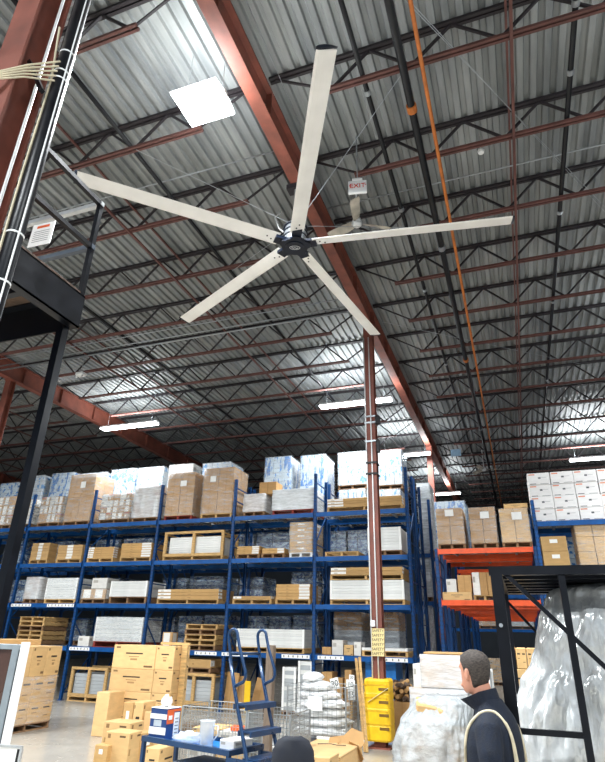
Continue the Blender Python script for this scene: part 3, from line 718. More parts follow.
# --- level one
def pallet_stack(lb_fmt, x, y, z, n, w, d, group, near=False):
    words = ['bottom', 'second', 'third', 'fourth', 'fifth', 'sixth', 'seventh']
    for k in range(n):
        wd_ = 'top' if k == n-1 else words[k]
        o = thing('empty_pallet', lb_fmt % wd_, 'pallet', (x+random.uniform(-.02, .02), y, z+k*.135), 0, group)
        place(pallet_mesh(w, d, wood if k % 3 else wood_old), 'frame', o)
xa, xb = sx(13, 645), sx(38, 645)
pallet_stack('empty pallet, %s of the stack above the left cartons', (xa+xb)/2, RY+.6, LT[1], 6, xb-xa, 1.1, 'stack of empty pallets at the left')
xa, xb = sx(182, 651), sx(214, 651)
pallet_stack('empty pallet, %s of the stack behind the blue ladder', (xa+xb)/2, RY+.55, LT[1], 5, xb-xa, 1.0, 'stack of empty pallets in the middle')
single('carton', 'small white carton on the first shelf by the first upright', 'carton', 77, 88, 636, LT[1], RY+.05, .35, ctn_white)
rack_load(1, 92, 140, 617, 'panels', 'shiny white panel load on a dark red pallet, first shelf', pal=wood_red, nz=6, mats=panel_white, film_=wrap_mid, ph=.16)
single('carton', 'small carton with white label beside the tan carton stack', 'carton', 161, 171, 632, LT[1], RY+.05, .3, ctn_small_w)
rack_load(1, 236, 304, 629, 'panels', 'long white panel load on the first shelf behind the handrails', pal=wood, nz=8, mats=panel_white)
rack_load(1, 362, 408, 648, 'panels', 'thin white pad on a pallet right of the column', pal=wood, nz=1, mats=panel_white)
hz = LT[1]
# odds and ends on the first shelf behind the column
for k, (a, b_, t_, lb, mt) in enumerate(((322, 331, 647, 'dark brown carton at the left of the shelf clutter', ctn_brown), (332, 343, 640, 'white carton in the shelf clutter left of the column', ctn_white), (344, 353, 645, 'tan carton in the shelf clutter next to the column', ctn_tan), (354, 361, 642, 'small white carton touching the column in view', ctn_white))):
    single('carton', lb, 'carton', a, b_, t_, LT[1], RY+.1, .45, mt)
# --- floor level
rack_load(0, 66, 103, 667, 'crate', 'pine crate of grey panels on the floor left of the tan cartons', pal=wood, nz=6, mats=panel_grey)
rack_load(0, 170, 212, 673, 'crate', 'pine crate of grey panels on the floor right of the tan cartons', pal=wood, nz=6, mats=panel_grey)
hz = atY(191, 673, RY+.04).z
rack_load(0, 172, 210, 659, 'layers', 'long brown cartons on a pallet lying over the pine crate', pal=wood_old, nz=1, mats=ctn_long, zbase=hz+.005)
for k, (a, b_, t_) in enumerate(((281, 295, 667), (297, 312, 661))):
    rack_load(0, a, b_, t_, 'panels', ('shorter' if k == 0 else 'taller') + ' of two grey profile stacks under the long white panels', pal=wood_old, nz=11, mats=[panel_grey, panel_white], d=.9)
for k, (a, b_, t_, tilt, lb) in enumerate(((222, 234, 672, 6, 'brown cardboard sheet leaning inside the lowest bay, left one'), (236, 247, 676, -5, 'brown cardboard sheet leaning inside the lowest bay, right one'), (249, 262, 678, 14, 'brown cardboard sheet fallen aslant in the lowest bay'))):
    o = single('cardboard_sheet', lb, 'cardboard', a, b_, t_, 0.02, RY+.2+.12*k, .05, ctn_brown); o.rotation_euler = (0, math.radians(tilt), 0)
o = single('yellow_board', 'yellow speckled board leaning behind the ladder steps', 'board', 243, 249, 681, .02, RY+.1, .04, yellow)
# cable drum, brown cartons under the first shelf left of the column
for (a, b_, t_, lb) in ((321, 332, 672, 'brown carton under the first shelf, left of the number cards'), (334, 343, 678, 'smaller brown carton under the first shelf beside the number cards'), (345, 352, 670, 'upright brown carton under the first shelf near the sticks')):
    single('carton', lb, 'carton', a, b_, t_, 0, RY+.15, .5, ctn_brown)
bl_ = rack_load(0, 366, 398, 658, 'grid', 'blue sheeted goods on the floor behind the column', nx=1, ny=1, nz=1, mats=blue_tarp, pal=wood_old, d=.9, inset=.25)
# --- rear row, lower levels: wrapped bottles
LW = {0: 'floor level', 1: 'first shelf', 2: 'second level', 3: 'third level'}
spec = {3: [(0, 18, 540), (47, 70, 541), (92, 115, 540), (120, 150, 538), (232, 252, 534), (255, 288, 532), (326, 346, 531), (348, 368, 530)],
        2: [(8, 22, 580), (40, 68, 578), (96, 118, 578), (160, 184, 578), (188, 222, 576), (238, 262, 577), (291, 318, 572), (322, 338, 576)],
        1: [(62, 84, 618), (98, 122, 616), (150, 172, 617), (176, 200, 616), (202, 226, 615), (244, 266, 616), (268, 290, 616), (292, 318, 615)]}
for lv, L in spec.items():
    for k, (a, b_, t_) in enumerate(L):
        blue_load(lv, a, b_, t_, 'wrapped bottle packs, %s of the rear row, number %s from the left' % (LW[lv], ['one', 'two', 'three', 'four', 'five', 'six', 'seven', 'eight'][k]), bottles, nx=2, nz=3, ny=1, film_=wrap_thin)
for (lv, a, b_, t_, lb) in ((1, 334, 362, 612, 'brown wrapped goods left of the column, rear row first shelf'), (1, 378, 400, 612, 'grey wrapped goods right of the column, rear row first shelf'), (0, 100, 130, 668, 'dark wrapped goods on the floor of the rear row')):
    rack_load(lv, a, b_, t_, 'grid', lb, y=RB, nx=1, ny=1, nz=2, mats=[ctn_brown, panel_grey], pal=wood_old, film_=wrap_mid)
# loads beyond the rack end, seen through the gap
for (a, b_, z, t_, lb) in ((421, 434, 4.3, 483, 'tall white wrapped load beyond the right rack end, high up'), (423, 433, 2.9, 547, 'white wrapped load beyond the right rack end, middle height'), (424, 435, .0, 597, 'grey wrapped panel load beyond the right rack end, low')):
    rack_load(0, a, b_, t_, 'grid', lb, y=18.6, nx=1, ny=2, nz=4, mats=[ctn_white, panel_white], pal=wood_old, film_=wrap_heavy, zbase=z)
rack('pallet_rack', 'short blue rack seen through the gap beyond the front rows', [-6.0, -3.6, -2.45], 18.5, [2.84, 4.24], 6.0, rack_blue, rack_blue_dk, holes=False)

# ================================================================== ORANGE RACK AND TUNNEL
OX = [-1.9, .47]; OL = [2.68, 3.9]
for k, y in enumerate((15.2, 17.0, 20.0, 21.8, 24.8, 26.6)):
    lb = ['orange-beamed rack bay carrying three brown carton loads', 'second orange-beamed rack row inside the tunnel', 'third orange-beamed rack row inside the tunnel', 'fourth orange-beamed rack row inside the tunnel', 'fifth orange-beamed rack row inside the tunnel', 'farthest orange-beamed rack row inside the tunnel'][k]
    rack('pallet_rack', lb, OX, y, OL, 4.4 if k else 3.97, rack_orange, rack_blue_dk, holes=(k == 0))
zo = [z+BH/2 for z in OL]
rack_load(0, 438.5, 466, 508, 'grid', 'brown carton load at the left end of the orange shelf', nx=2, nz=2, mats=ctn_brown, pal=wood_old, zbase=zo[1], film_=wrap_thin, sticker=[(.5, .8, .22, .17)])
rack_load(0, 472, 499, 507, 'grid', 'brown carton load in the middle of the orange shelf', nx=2, nz=3, mats=ctn_brown, pal=wood_old, zbase=zo[1], film_=wrap_thin, sticker=[(.6, .72, .22, .17)])
rack_load(0, 503, 533, 508, 'grid', 'carton load at the right end of the orange shelf', nx=2, nz=1, mats=ctn_plain, pal=wood_old, zbase=zo[1], film_=wrap_thin, sticker=[(.6, .7, .24, .19)])
zq = atY(518, 508, RY+.04).z
single('carton', 'flat carton lying on the right end load of the orange shelf', 'carton', 504, 528, 503.5, zq+.01, RY+.1, .6, ctn_tan)
rack_load(0, 438, 470, 501, 'grid', 'blue and white cases behind the left orange-shelf load', y=17.0, nx=3, nz=3, mats=[ctn_blue], zbase=zo[1], film_=wrap_thin)
single('carton', 'long brown carton with black print on the lower orange shelf', 'carton', 443, 472, 592, zo[0]+.0, RY+.05, .5, ctn_tan)
zq = atY(457, 592, RY+.05).z
single('carton', 'small carton stacked at left on the long printed carton', 'carton', 447, 457, 579, zq, RY+.12, .35, ctn_white)
single('carton', 'open carton stacked at right on the long printed carton', 'carton', 458.5, 472, 575, zq, RY+.12, .4, ctn_brown)
rack_load(0, 474, 497, 572, 'grid', 'dark wrapped boxes right of the printed carton, lower orange shelf', nx=3, nz=1, mats=[ctn_brown, ctn_white], pal=wood, zbase=zo[0], inset=.2)
rack('pallet_rack', 'far blue rack closing the end of the tunnel', [-3.4, -.8, 1.8, 4.4], 30.2, [2.3, 3.8], 5.2, rack_blue, rack_blue_dk, holes=False)
for (xa, hh, z, lb, mt) in ((-2.7, 1.3, 0, 'white wrapped goods at the left of the tunnel end', panel_white), (-1.45, 1.1, 0, 'tan goods at the middle of the tunnel end', ctn_tan), (-.1, 1.4, 0, 'grey wrapped goods at the right of the tunnel end', panel_grey), (1.1, 1.3, 0, 'pale wrapped goods deepest behind the black frame', ctn_white), (-.1, 1.0, 2.36, 'grey goods on the shelf at the tunnel end', panel_grey), (1.1, 1.1, 2.36, 'white goods on the shelf behind the black frame', ctn_white), (-1.5, 1.0, 2.36, 'brown goods on the shelf at the tunnel end', ctn_brown)):
    load(lb, 1.05, 1.0, hh, (xa, 30.75, z), 'grid', pal=wood_old, nx=2, ny=1, nz=2, mats=mt, film_=wrap_mid)
# blue rack further right
OX2 = [.56, 3.15, 5.75]
rack('pallet_rack', 'blue rack at right carrying white printed cases', OX2, 15.2, [2.0, 3.3, 4.5], 5.1, rack_blue, rack_blue)
zr = [2.06, 3.36, 4.56]
o = rack_load(0, 533.5, 631, 470, 'grid', 'block of white printed cases high on the right rack', y=15.2, nx=4, nz=4, ny=2, mats=ctn_print, pal=None, zbase=zr[2], inset=.03)
rack_load(0, 545, 572, 536, 'grid', 'carton pair with white label on the right rack under the cases', nx=1, nz=2, ny=1, mats=ctn_label, pal=wood_old, zbase=zr[1], d=.8)
rack_load(0, 582, 618, 522, 'grid', 'wrapped tan carton stack at the right edge below the cases', nx=2, nz=3, mats=ctn_plain, pal=wood_old, zbase=zr[1], film_=wrap_thin)
rack_load(0, 541, 600, 531, 'grid', 'blue and white cases deep on the right rack', y=17.0, nx=4, nz=3, mats=[ctn_blue], pal=wood_old, zbase=3.4)
rack('pallet_rack', 'rear row of the right blue rack', OX2, 17.0, [2.0, 3.34, 4.5], 5.1, rack_blue, rack_blue, holes=False)

# ================================================================== FLOOR GOODS
def crt(lb, x0, x1, y0, y1, z0, z1, mat, group=None, name='carton', rz=0.0):
    return tag(bx(name, None, (x0+x1)/2, (y0+y1)/2, z0, x1-x0-.006, y1-y0-.006, z1-z0-.002, mat, .008, rz), lb, 'carton', group)
def near_pallet(lb, x, y, w, d, mat=wood_old, rz=0.0):
    o = thing('wooden_pallet', lb, 'pallet', (x, y, 0), rz); pallet_parts(o, w, d, mat); return o
# left stack, its right-hand face looks at the camera
XF = -9.62; yA, yB = 9.72, 11.05
near_pallet('worn wooden pallet under the left carton stack', XF-.6, (yA+yB)/2, yB-yA, 1.2, rz=math.pi/2)
z1 = atX(55, 700, XF).z; z2 = atX(57, 675, XF).z; z3 = atX(52, 646, XF).z
nmA = ['near', 'far']
for k, (za, zb) in enumerate(((.13, z1), (z1, z2))):
    for j in range(2):
        y0_ = yA+j*(yB-yA)/2
        crt('%s carton of the %s row in the left stack' % (nmA[j], 'bottom' if k == 0 else 'second'), XF-.6, XF, y0_, y0_+(yB-yA)/2, za, zb, ctn_tan2)
        crt('hidden-side %s carton of the %s row in the left stack' % (nmA[j], 'bottom' if k == 0 else 'second'), XF-1.2, XF-.6, y0_, y0_+(yB-yA)/2, za, zb, ctn_tan2)
ed = [yA, 10.2, 10.62, 11.05]
for j, w_ in enumerate(('nearest', 'middle', 'farthest')):
    crt('%s of three upright tan cartons atop the left stack' % w_, XF-.62, XF, ed[j], ed[j+1], z2, z3, ctn_tan if j else ctn_plain)
crt('wide pale carton at the back of the left stack top', XF-1.2, XF-.62, yA, yB, z2, z3+.12, ctn_plain)
o = thing('stretch_wrap', 'cling film wound round the left carton stack', 'film wrap', (XF-.6, (yA+yB)/2, .13)); wrap(o, 1.2, yB-yA, z2-.13, 0, wrap_thin, 'film_sheet')
# centre tan cartons
YF = 11.2
def pxX(px, z, Y): return atY(px, prowz(px, Y, z), Y).x
near_pallet('wooden pallet under the tan carton stack in the centre left', (pxX(106, .3, YF)+pxX(176, .3, YF))/2, YF+.55, pxX(176, .3, YF)-pxX(106, .3, YF), 1.0)
rows = [.13]+[atY(135, y, YF).z for y in (713, 692, 669, 645)]
cols = [pxX(110, 1.0, YF), pxX(153, 1.0, YF), pxX(172, 1.0, YF)]
rw = ['bottom', 'second', 'third', 'top']
for k in range(4):
    for j in range(2):
        crt('%s %s tan carton of the centre stack' % (rw[k], 'wide' if j == 0 else 'narrow'), cols[j], cols[j+1], YF, YF+.62, rows[k], rows[k+1], ctn_tan)
zc = rows[4]
o = thing('pine_board', 'upright pine board against the right side of the tan carton stack', 'board', (cols[2]+.09, YF+.25, 0)); bx('board', o, 0, 0, 0, .13, .05, zc+.02, wood); bx('top_batten', o, -.25, .02, zc+.02, .7, .07, .05, wood)
xl = pxX(94, .6, 10.55)
crt('tall narrow carton standing left of the tan stack', xl, xl+.32, 10.6, 11.1, .0, atY(103, 692, 10.6).z, ctn_plain)
# small cartons in front
ctn_small_mark = carton('carton_small_mark', '#d8b27a', [(.1, .22, .8, .93, '#8a6a42'), (.6, .85, .84, .9, '#5c472d'), (.08, .2, .3, .5, '#a5824f')])
def crtp(lb, px0, px1, pyt, pyb, Y, d, mat):
    za = max(0, atY((px0+px1)/2, pyb, Y).z); zb = atY((px0+px1)/2, pyt, Y).z
    return crt(lb, pxX(px0, zb, Y), pxX(px1, zb, Y), Y, Y+d, za, zb, mat)
crtp('tall plain carton standing in front of the tan stack', 106, 130, 732, 900, 8.6, .35, ctn_small_mark)
crtp('flat carton lying behind the tall plain one', 104, 131, 722, 900, 9.25, .4, ctn_small_mark)
crtp('small carton with white label at the lower left of the group', 95, 108, 745, 900, 8.5, .3, ctn_label)
crtp('carton with white label above the flat carton', 124, 134, 702, 900, 9.9, .4, ctn_label)
crtp('carton with dark print right of the white-labelled one', 134.5, 144, 702, 900, 9.9, .4, ctn_tan)
crtp('carton half hidden behind the blue cart corner', 131, 143, 733, 900, 8.9, .35, ctn_label)
crtp('carton tucked between the tan stack and tissue box', 144.5, 158, 712, 900, 9.9, .5, ctn_plain)
crtp('carton under the blue cart tray with dark print', 146, 160, 748, 900, 7.9, .5, ctn_tan)

# ---- blue step cart
A = math.radians(-16)
o = thing('step_cart', 'blue picking cart with tray, steps and looped handrails', 'step cart', tuple(atY(229, 754, 6.0).xy)+(0,), A)
zt_ = .79; TL, TW = 1.34, .55      # tray reaches from local x=-TL to 0, y 0..TW
def tb(name, pts, r=.018, mat=cart_blue, n=10): return MB().tube(pts, r, n).build(name, mat, o, smooth=True)
MB().box(-TL, 0, 0, .045, zt_-.05, zt_).build('tray_rail', cart_blue, o); MB().box(-TL, 0, TW-.045, TW, zt_-.05, zt_).build('tray_rail', cart_blue, o)
MB().box(-TL, -TL+.045, .045, TW-.045, zt_-.05, zt_).build('tray_rail', cart_blue, o); MB().box(-.045, 0, .045, TW-.045, zt_-.05, zt_).build('tray_rail', cart_blue, o)
MB().box(-TL+.045, -.045, .045, TW-.045, zt_-.05, zt_-.035).build('tray_sheet', simple('tray_blue', '#2a78c0', .3, 0, .1, 5), o)
MB().box(-TL+.02, -.02, .02, TW-.02, .2, .24).build('lower_deck', cart_blue, o)
for x in (-TL+.025, -.025):
    for y in (.025, TW-.025):
        MB().box(x-.02, x+.02, y-.02, y+.02, .12, zt_-.05).build('leg', cart_blue, o)
for x in (-TL+.1, .45):
    for y in (.06, TW-.06):
        w_ = MB().cyl((x, y-.02, .06), (x, y+.02, .06), .06, 16).build('caster', soot, o)
        MB().box(x-.025, x+.025, y-.03, y+.03, .06, .16).build('caster_fork', galv, w_)
def cpt(x, y, z): return (x, y, z)
for y in (.03, TW-.03):
    tb('stringer', [(.5, y, .12), (.28, y, .55), (.02, y, 1.25), (-.1, y, 1.62)], .02)
    lp = [(-.02, y, 1.36), (-.06, y, 1.5), (-.13, y, 1.78)]
    for q in range(9):
        a = math.pi*(1-q/8); lp.append((-.075+.065*math.cos(a), y, 1.84+.065*math.sin(a)))
    lp += [(.03, y, 1.72), (.13, y, 1.5), (.135, y, 1.45), (.11, y, 1.405), (.0, y, 1.36)]
    tb('handrail', lp, .017)
tb('cross_bar', [(-.1, .03, 1.66), (-.1, TW-.03, 1.66)], .015)
for k, (x, z) in enumerate(((.06, 1.2), (.14, .97), (.22, .74), (.31, .5), (.4, .26))):
    MB().prism([(x-.07, z), (x+.11, z), (x+.11, z-.05), (x+.09, z-.05), (x+.09, z-.015), (x-.05, z-.015), (x-.05, z-.05), (x-.07, z-.05)], 'y', .03, TW-.03).build('tread', cart_blue, o)
MB().box(-.03, .3, .0, .03, .68, .73).build('side_brace', cart_blue, o); MB().box(-.03, .3, TW-.03, TW, .68, .73).build('side_brace', cart_blue, o)
CM = Matrix.Translation(o.location) @ Matrix.Rotation(A, 4, 'Z')
def cw(x, y, z): return tuple(CM @ Vector((x, y, z)))
# things on the tray
zs = zt_-.035
tbx = thing('wipes_box', 'navy and white wipes box with orange panel standing on the cart tray', 'box', cw(-1.19, .19, zs), math.radians(-8))
bx('carton_body', tbx, 0, 0, 0, .24, .24, .31, simple('navy_board', '#1b3f78', .5, 0, .05, 4), .004)
bx('white_top', tbx, 0, 0, .31, .245, .245, .004, paper)
# left half of the front shows white bands, right half the orange panel
for (u0, u1, v0, v1, mt, nm) in ((-.12, .12, .205, .255, paper, 'white_band'), (-.12, .12, .055, .125, paper, 'white_band'), (-.06, .05, .135, .195, simple('grey_photo', '#b9c4cc', .5), 'printed_picture')):
    MB().box(u0, u1, -.123, -.12, v0, v1).build(nm, mt, tbx)
for (u0, u1, v0, v1, mt, nm) in ((-.115, .0, .16, .3, orange_print, 'orange_panel'), (.0, .118, .275, .3, orange_print, 'orange_panel'), (.01, .1, .04, .265, paper, 'instruction_panel')):
    MB().box(.12, .123, u0, u1, v0, v1).build(nm, mt, tbx)
MB().box(.123, .125, -.09, -.03, .2, .24).build('white_mark', paper, tbx)
for k in range(5): MB().box(.123, .125, .025, .085, .06+.035*k, .07+.035*k).build('print_line', simple('grey_print', '#8a8a86', .7), tbx)
def crumple(name, parent, loc, r, mat, seed, sz=(1, 1, 1), sub=3, amp=.35, fr=2.5):
    bm = bmesh.new(); bmesh.ops.create_icosphere(bm, subdivisions=sub, radius=1.0)
    for v_ in bm.verts:
        q = v_.co.normalized(); d_ = 1+amp*noise.noise(q*fr+Vector((seed, 0, 0)))+amp*.5*noise.noise(q*fr*2.3+Vector((0, seed, 0)))
        v_.co = Vector((q.x*sz[0], q.y*sz[1], max(q.z, -.55)*sz[2]))*r*d_
    mz_ = min(v_.co.z for v_ in bm.verts)
    for v_ in bm.verts: v_.co.z -= mz_
    me = bpy.data.meshes.new(name); bm.to_mesh(me); bm.free(); me.materials.append(mat); me.polygons.foreach_set('use_smooth', [True]*len(me.polygons))
    return place(me, name, parent, loc)
tis = crumple('tissue', tbx, (0, 0, .312), .06, paper, 3, (1, .8, 1.1), 3, .6)
tag(crumple('plastic_bag', None, cw(-.8, .2, zs), .1, wrap_heavy, 11, (1.5, 1, .6), 3, .5), 'crumpled clear bag lying in the cart tray beside the box', 'plastic bag')
cupm = film('cloudy_plastic', .6, .9, '#e8edf0', 2, (1, 1, 1), .2)
cu = thing('plastic_jug', 'tall cloudy plastic jug standing in the cart tray', 'jug', cw(-.46, .14, zs)); MB().loft([[(r*math.cos(a*math.pi/8), r*math.sin(a*math.pi/8), z) for a in range(16)] for r, z in ((.065, 0), (.07, .01), (.08, .24), (.084, .25))]).build('body', cupm, cu, smooth=True); MB().tube([(.075, 0, .2), (.125, 0, .2), (.13, 0, .12), (.072, 0, .06)], .008, 6).build('handle', cupm, cu, smooth=True)
tag(bx('carton', None, *cw(-.15, .27, zs), .2, .3, .1, ctn_white, .006, A), 'white box lying at the right end of the cart tray', 'carton')
bn = thing('storage_bin', 'grey plastic bin on the lower deck of the blue cart', 'bin', cw(-.5, .27, .24), A)
MB().loft([[(-.27, -.18, 0), (.27, -.18, 0), (.27, .18, 0), (-.27, .18, 0)], [(-.31, -.22, .33), (.31, -.22, .33), (.31, .22, .33), (-.31, .22, .33)]]).build('tub', panel_grey, bn); bx('lid', bn, 0, 0, .33, .66, .48, .035, simple('dark_grey_lid', '#4b5158', .5), .008)
ps = thing('mop_handle', 'black pump head on a clear spray bottle behind the steps', 'spray bottle', tuple(atY(256, 745, 7.3).xy)+(0,))
zb_ = 0.0
# ---- wire baskets behind the cart
def wire_box(lb, x0, x1, y0, y1, z0, z1, cell=.05, nm='wire_basket', legs=True, fill=None):
    o = thing(nm, lb, 'wire basket', ((x0+x1)/2, (y0+y1)/2, 0)); w, d = x1-x0, y1-y0
    def wires(plane):
        m = MB()
        L = w if plane in 'fk' else d
        nu = int(L/cell); nv = int((z1-z0)/cell)
        for i in range(nu+1):
            u = -L/2+i*L/nu
            m.box(u-.003, u+.003, -.003, .003, z0, z1)
        for i in range(nv+1):
            z = z0+i*(z1-z0)/nv; m.box(-L/2, L/2, -.003, .003, z-.003, z+.003)
        return m
    wires('f').build('wire_panel', wire_steel, o, (0, -d/2, 0)); wires('k').build('wire_panel', wire_steel, o, (0, d/2, 0))
    for s in (-1, 1): wires('s').build('wire_panel', wire_steel, o, (s*w/2, 0, 0), rz=math.pi/2)
    m = MB(); 
    for i in range(int(w/cell)+1): m.box(-w/2+i*cell-.002, -w/2+i*cell+.002, -d/2, d/2, z0-.002, z0+.002)
    m.build('wire_floor', wire_steel, o)
    MB().tube([(-w/2, -d/2, z1), (w/2, -d/2, z1), (w/2, d/2, z1), (-w/2, d/2, z1)], .007, 6, True).build('rim', wire_steel, o)
    for sx_ in (-1, 1):
        for sy in (-1, 1): MB().box(sx_*w/2-.012, sx_*w/2+.012, sy*d/2-.012, sy*d/2+.012, 0, z1).build('leg', wire_steel, o)
    return o
Yb = 8.2
b1 = (pxX(182, .7, Yb), pxX(246, .7, Yb)); zw = atY(215, 708, Yb).z
wire_box('left wire basket behind the blue cart, holding flat cartons', b1[0], b1[1], Yb, Yb+.8, .15, zw)
b2 = (pxX(248, .7, Yb), pxX(290, .7, Yb)); zw2 = atY(270, 714, Yb).z
wire_box('right wire basket behind the ladder steps', b2[0], b2[1], Yb, Yb+.8, .15, zw2)
for k, (u, zz_, mt, lb) in enumerate(((.25, .16, ctn_white, 'white carton low in the left wire basket'), (.7, .16, ctn_plain, 'tan carton low in the left wire basket'), (.3, .42, ctn_tan, 'printed carton piled in the left wire basket'), (.72, .4, ctn_white, 'pale carton piled in the left wire basket'))):
    x = b1[0]+u*(b1[1]-b1[0]); tag(bx('carton', None, x, Yb+.4, zz_, .42, .5, .22 if zz_ < .2 else .2, mt, .006), lb, 'carton')
tag(bx('orange_tray', None, b1[0]+.75*(b1[1]-b1[0]), Yb+.3, .602, .2, .14, .06, orange_print, .01), 'small orange tray on the cartons in the left wire basket', 'tray')
tag(bx('carton', None, (b2[0]+b2[1])/2, Yb+.4, .16, .45, .5, .3, ctn_white, .006), 'white carton inside the right wire basket', 'carton')
# clear spray bottle with black pump, standing on the carton
bo = ps; bo.location = ((b2[0]+b2[1])/2-.12, Yb+.3, .46); ps.name = 'spray_bottle'
MB().loft([[(r*math.cos(a*math.pi/8), r*math.sin(a*math.pi/8), z) for a in range(16)] for r, z in ((.08, 0), (.1, .03), (.09, .14), (.04, .24), (.03, .27))]).build('bottle_body', cupm, bo, smooth=True)
MB().cyl((0, 0, .27), (0, 0, .44), .03, 10).box(-.12, .04, -.03, .03, .44, .5).box(-.1, -.07, -.015, .015, .3, .44).build('pump_head', soot, bo)
# wooden post behind the ladder
pw = thing('timber_post', 'grey-brown timber post standing behind the right handrail', 'timber post', (pxX(268, .8, 7.6), 7.6, 0)); bx('post', pw, 0, 0, 0, .1, .1, atY(268, 645, 7.6).z, simple('aged_timber', '#7b6a5a', .8, 0, .2, 6, 0, .3, (6, 6, 1)), .006)
bx('foot', pw, 0, 0, 0, .4, .3, .03, wood_dark)

# ---- office chair in front (only its back rises into view)
ch = thing('office_chair', 'dark upholstered office chair with rounded back at the bottom edge', 'chair', (pxX(293, 1.0, 5.0), 5.0, 0), math.radians(20))
dk = simple('dark_upholstery', '#0f1522', .7, 0, .15, 20)
zt_c = atY(293, 738, 5.0).z
bk = []
for z, w, y in ((.55, .15, .0), (.62, .175, .0), (.8, .185, .02), (zt_c-.1, .17, .04), (zt_c-.03, .13, .05), (zt_c, .07, .05)):
    bk.append([(w*1.0*math.copysign(abs(math.cos(a))**.6, math.cos(a)), y-.03*math.sin(a)+.06*(abs(math.cos(a))), z) for a in [i*2*math.pi/20 for i in range(20)]])
MB().loft(bk).build('backrest', dk, ch, smooth=True)
MB().loft([[(.24*math.copysign(abs(math.cos(a))**.6, math.cos(a))*s, -.24+.23*math.copysign(abs(math.sin(a))**.6, math.sin(a))*s, z) for a in [i*2*math.pi/24 for i in range(24)]] for s, z in ((.9, .43), (1, .45), (1, .5), (.92, .53))]).build('seat', dk, ch, smooth=True)
MB().obox((0, .06, .44), (0, .1, .62), .06, .02).build('back_bar', soot, ch); MB().cyl((0, -.22, .12), (0, -.22, .43), .03, 12).build('gas_lift', soot, ch)
for k in range(5):
    a = 2*math.pi*k/5; l_ = MB().obox((0, -.22, .12), (.3*math.cos(a), -.22+.3*math.sin(a), .09), .05, .03).build('base_arm', soot, ch)
    MB().cyl((.3*math.cos(a)-.02, -.22+.3*math.sin(a), .035), (.3*math.cos(a)+.02, -.22+.3*math.sin(a), .035), .035, 12).build('caster', soot, l_)

# ---- low flat carton with broken cardboard
fx0, fx1 = pxX(291, .35, 8.6), pxX(340, .35, 8.6); zf = atY(305, 752, 8.6).z
fl = thing('flat_box', 'big low tan carton with white rim in front of the cage', 'carton', ((fx0+fx1)/2, 9.2, 0))
bx('body', fl, 0, 0, 0, fx1-fx0, 1.2, zf-.04, ctn_plain, .01); bx('lid_sheet', fl, 0, 0, zf-.04, fx1-fx0+.03, 1.24, .03, ctn_plain, .008)
bx('white_edge', fl, 0, .61, zf-.01, fx1-fx0+.05, .05, .03, paper)
MB().tube([(-.2, .1, zf+.0), (0, .13, zf+.01), (.1, .1, zf+.004), (.22, .16, zf+.002)], .006, 6).build('cord_scrap', soot, fl)
crtp('tan carton below the dark chair edge at the bottom', 312, 330, 757, 900, 7.9, .4, ctn_tan)
for k, (px, py, rx, ry, rz, s, lb) in enumerate(((345, 748, 50, 10, 20, .5, 'torn cardboard piece leaning on the low tan carton'), (352, 742, 30, -35, 60, .45, 'torn cardboard piece near the yellow guard'), (348, 755, -40, 30, 5, .4, 'lowest torn cardboard piece by the low tan carton'), (356, 752, 20, 50, 80, .35, 'small torn cardboard scrap beside the column foot'))):
    P_ = atY(px, py, 9.6); c_ = thing('cardboard_scrap', lb, 'cardboard', (P_.x, P_.y, max(.22, P_.z))); c_.rotation_euler = tuple(math.radians(q) for q in (rx, ry, rz))
    MB().prism([(-s/2, -s*.3), (s*.2, -s*.36), (s/2, -s*.1), (s*.4, s*.3), (-s*.1, s*.36), (-s/2, s*.2)], 'z', -.006, .006).build('sheet', ctn_brown, c_)

# ---- mesh cage full of white bags
Yc = 11.9; c0, c1 = pxX(287, .5, Yc), pxX(346, .5, Yc); zc_ = atY(315, 686, Yc).z
wire_box('tall wire mesh cage holding white foam rolls by the column', c0, c1, Yc, Yc+.9, .1, zc_, .09, 'mesh_cage')
foam = simple('white_foam', '#eceeee', .6, 0, .06, 4, .03, .3)
wfs = [(.5, .62), (.52, .62), (.48, .6), (.5, .56), (.44, .46), (.4, .34), (.32, .2)]
hb = (zc_-.05)/6
for k, (u, wd_) in enumerate(wfs):
    pos = (c0+(c1-c0)*u, Yc+.45, .11+hb*k)
    tag(crumple('foam_roll', None, pos, .2, foam, 20+k, (wd_*(c1-c0)/.2*.76, 1.9, .5), 4, .2, 3.2), 'white foam bundle in the mesh cage, %s from the bottom' % ['first', 'second', 'third', 'fourth', 'fifth', 'sixth', 'seventh'][k], 'foam bundle', 'foam bundles in the cage')
sg = tag(bx('paper_sign', None, (c0+c1)/2-.02, Yc-.012, zc_-.42, .3, .008, .24, paper), 'blank white paper sign fixed to the mesh cage', 'sign')
# number cards
for k, (px0, px1, py0, py1, body, Yk, tl) in enumerate(((332, 340, 678, 689, '20', 13.0, -14), (346, 354.5, 680, 689, '10', 12.95, 4), (348, 355, 690, 700, '15', 12.9, 0), (349, 354, 675, 680, '20', 13.15, 6))):
    a, b_ = atY(px0, py1, Yk), atY(px1, py0, Yk); w_, h_ = b_.x-a.x, b_.z-a.z
    o = thing('number_card', ['tilted white card numbered 20 behind the mesh cage', 'white card numbered 10 between cage and sticks', 'white card numbered 15 below the other cards', 'half hidden white card above the number 10'][k], 'number card', ((a.x+b_.x)/2, Yk, a.z)); o.rotation_euler = (0, math.radians(tl), 0)
    bx('card', o, 0, 0, 0, w_, .02, h_, paper); text(body, h_*.75, black_print, o, (0, -.013, h_*.5), (math.pi/2, 0, 0))
    bx('stake', o, 0, .02, -(a.z), .03, .02, a.z+h_*.4, wood)
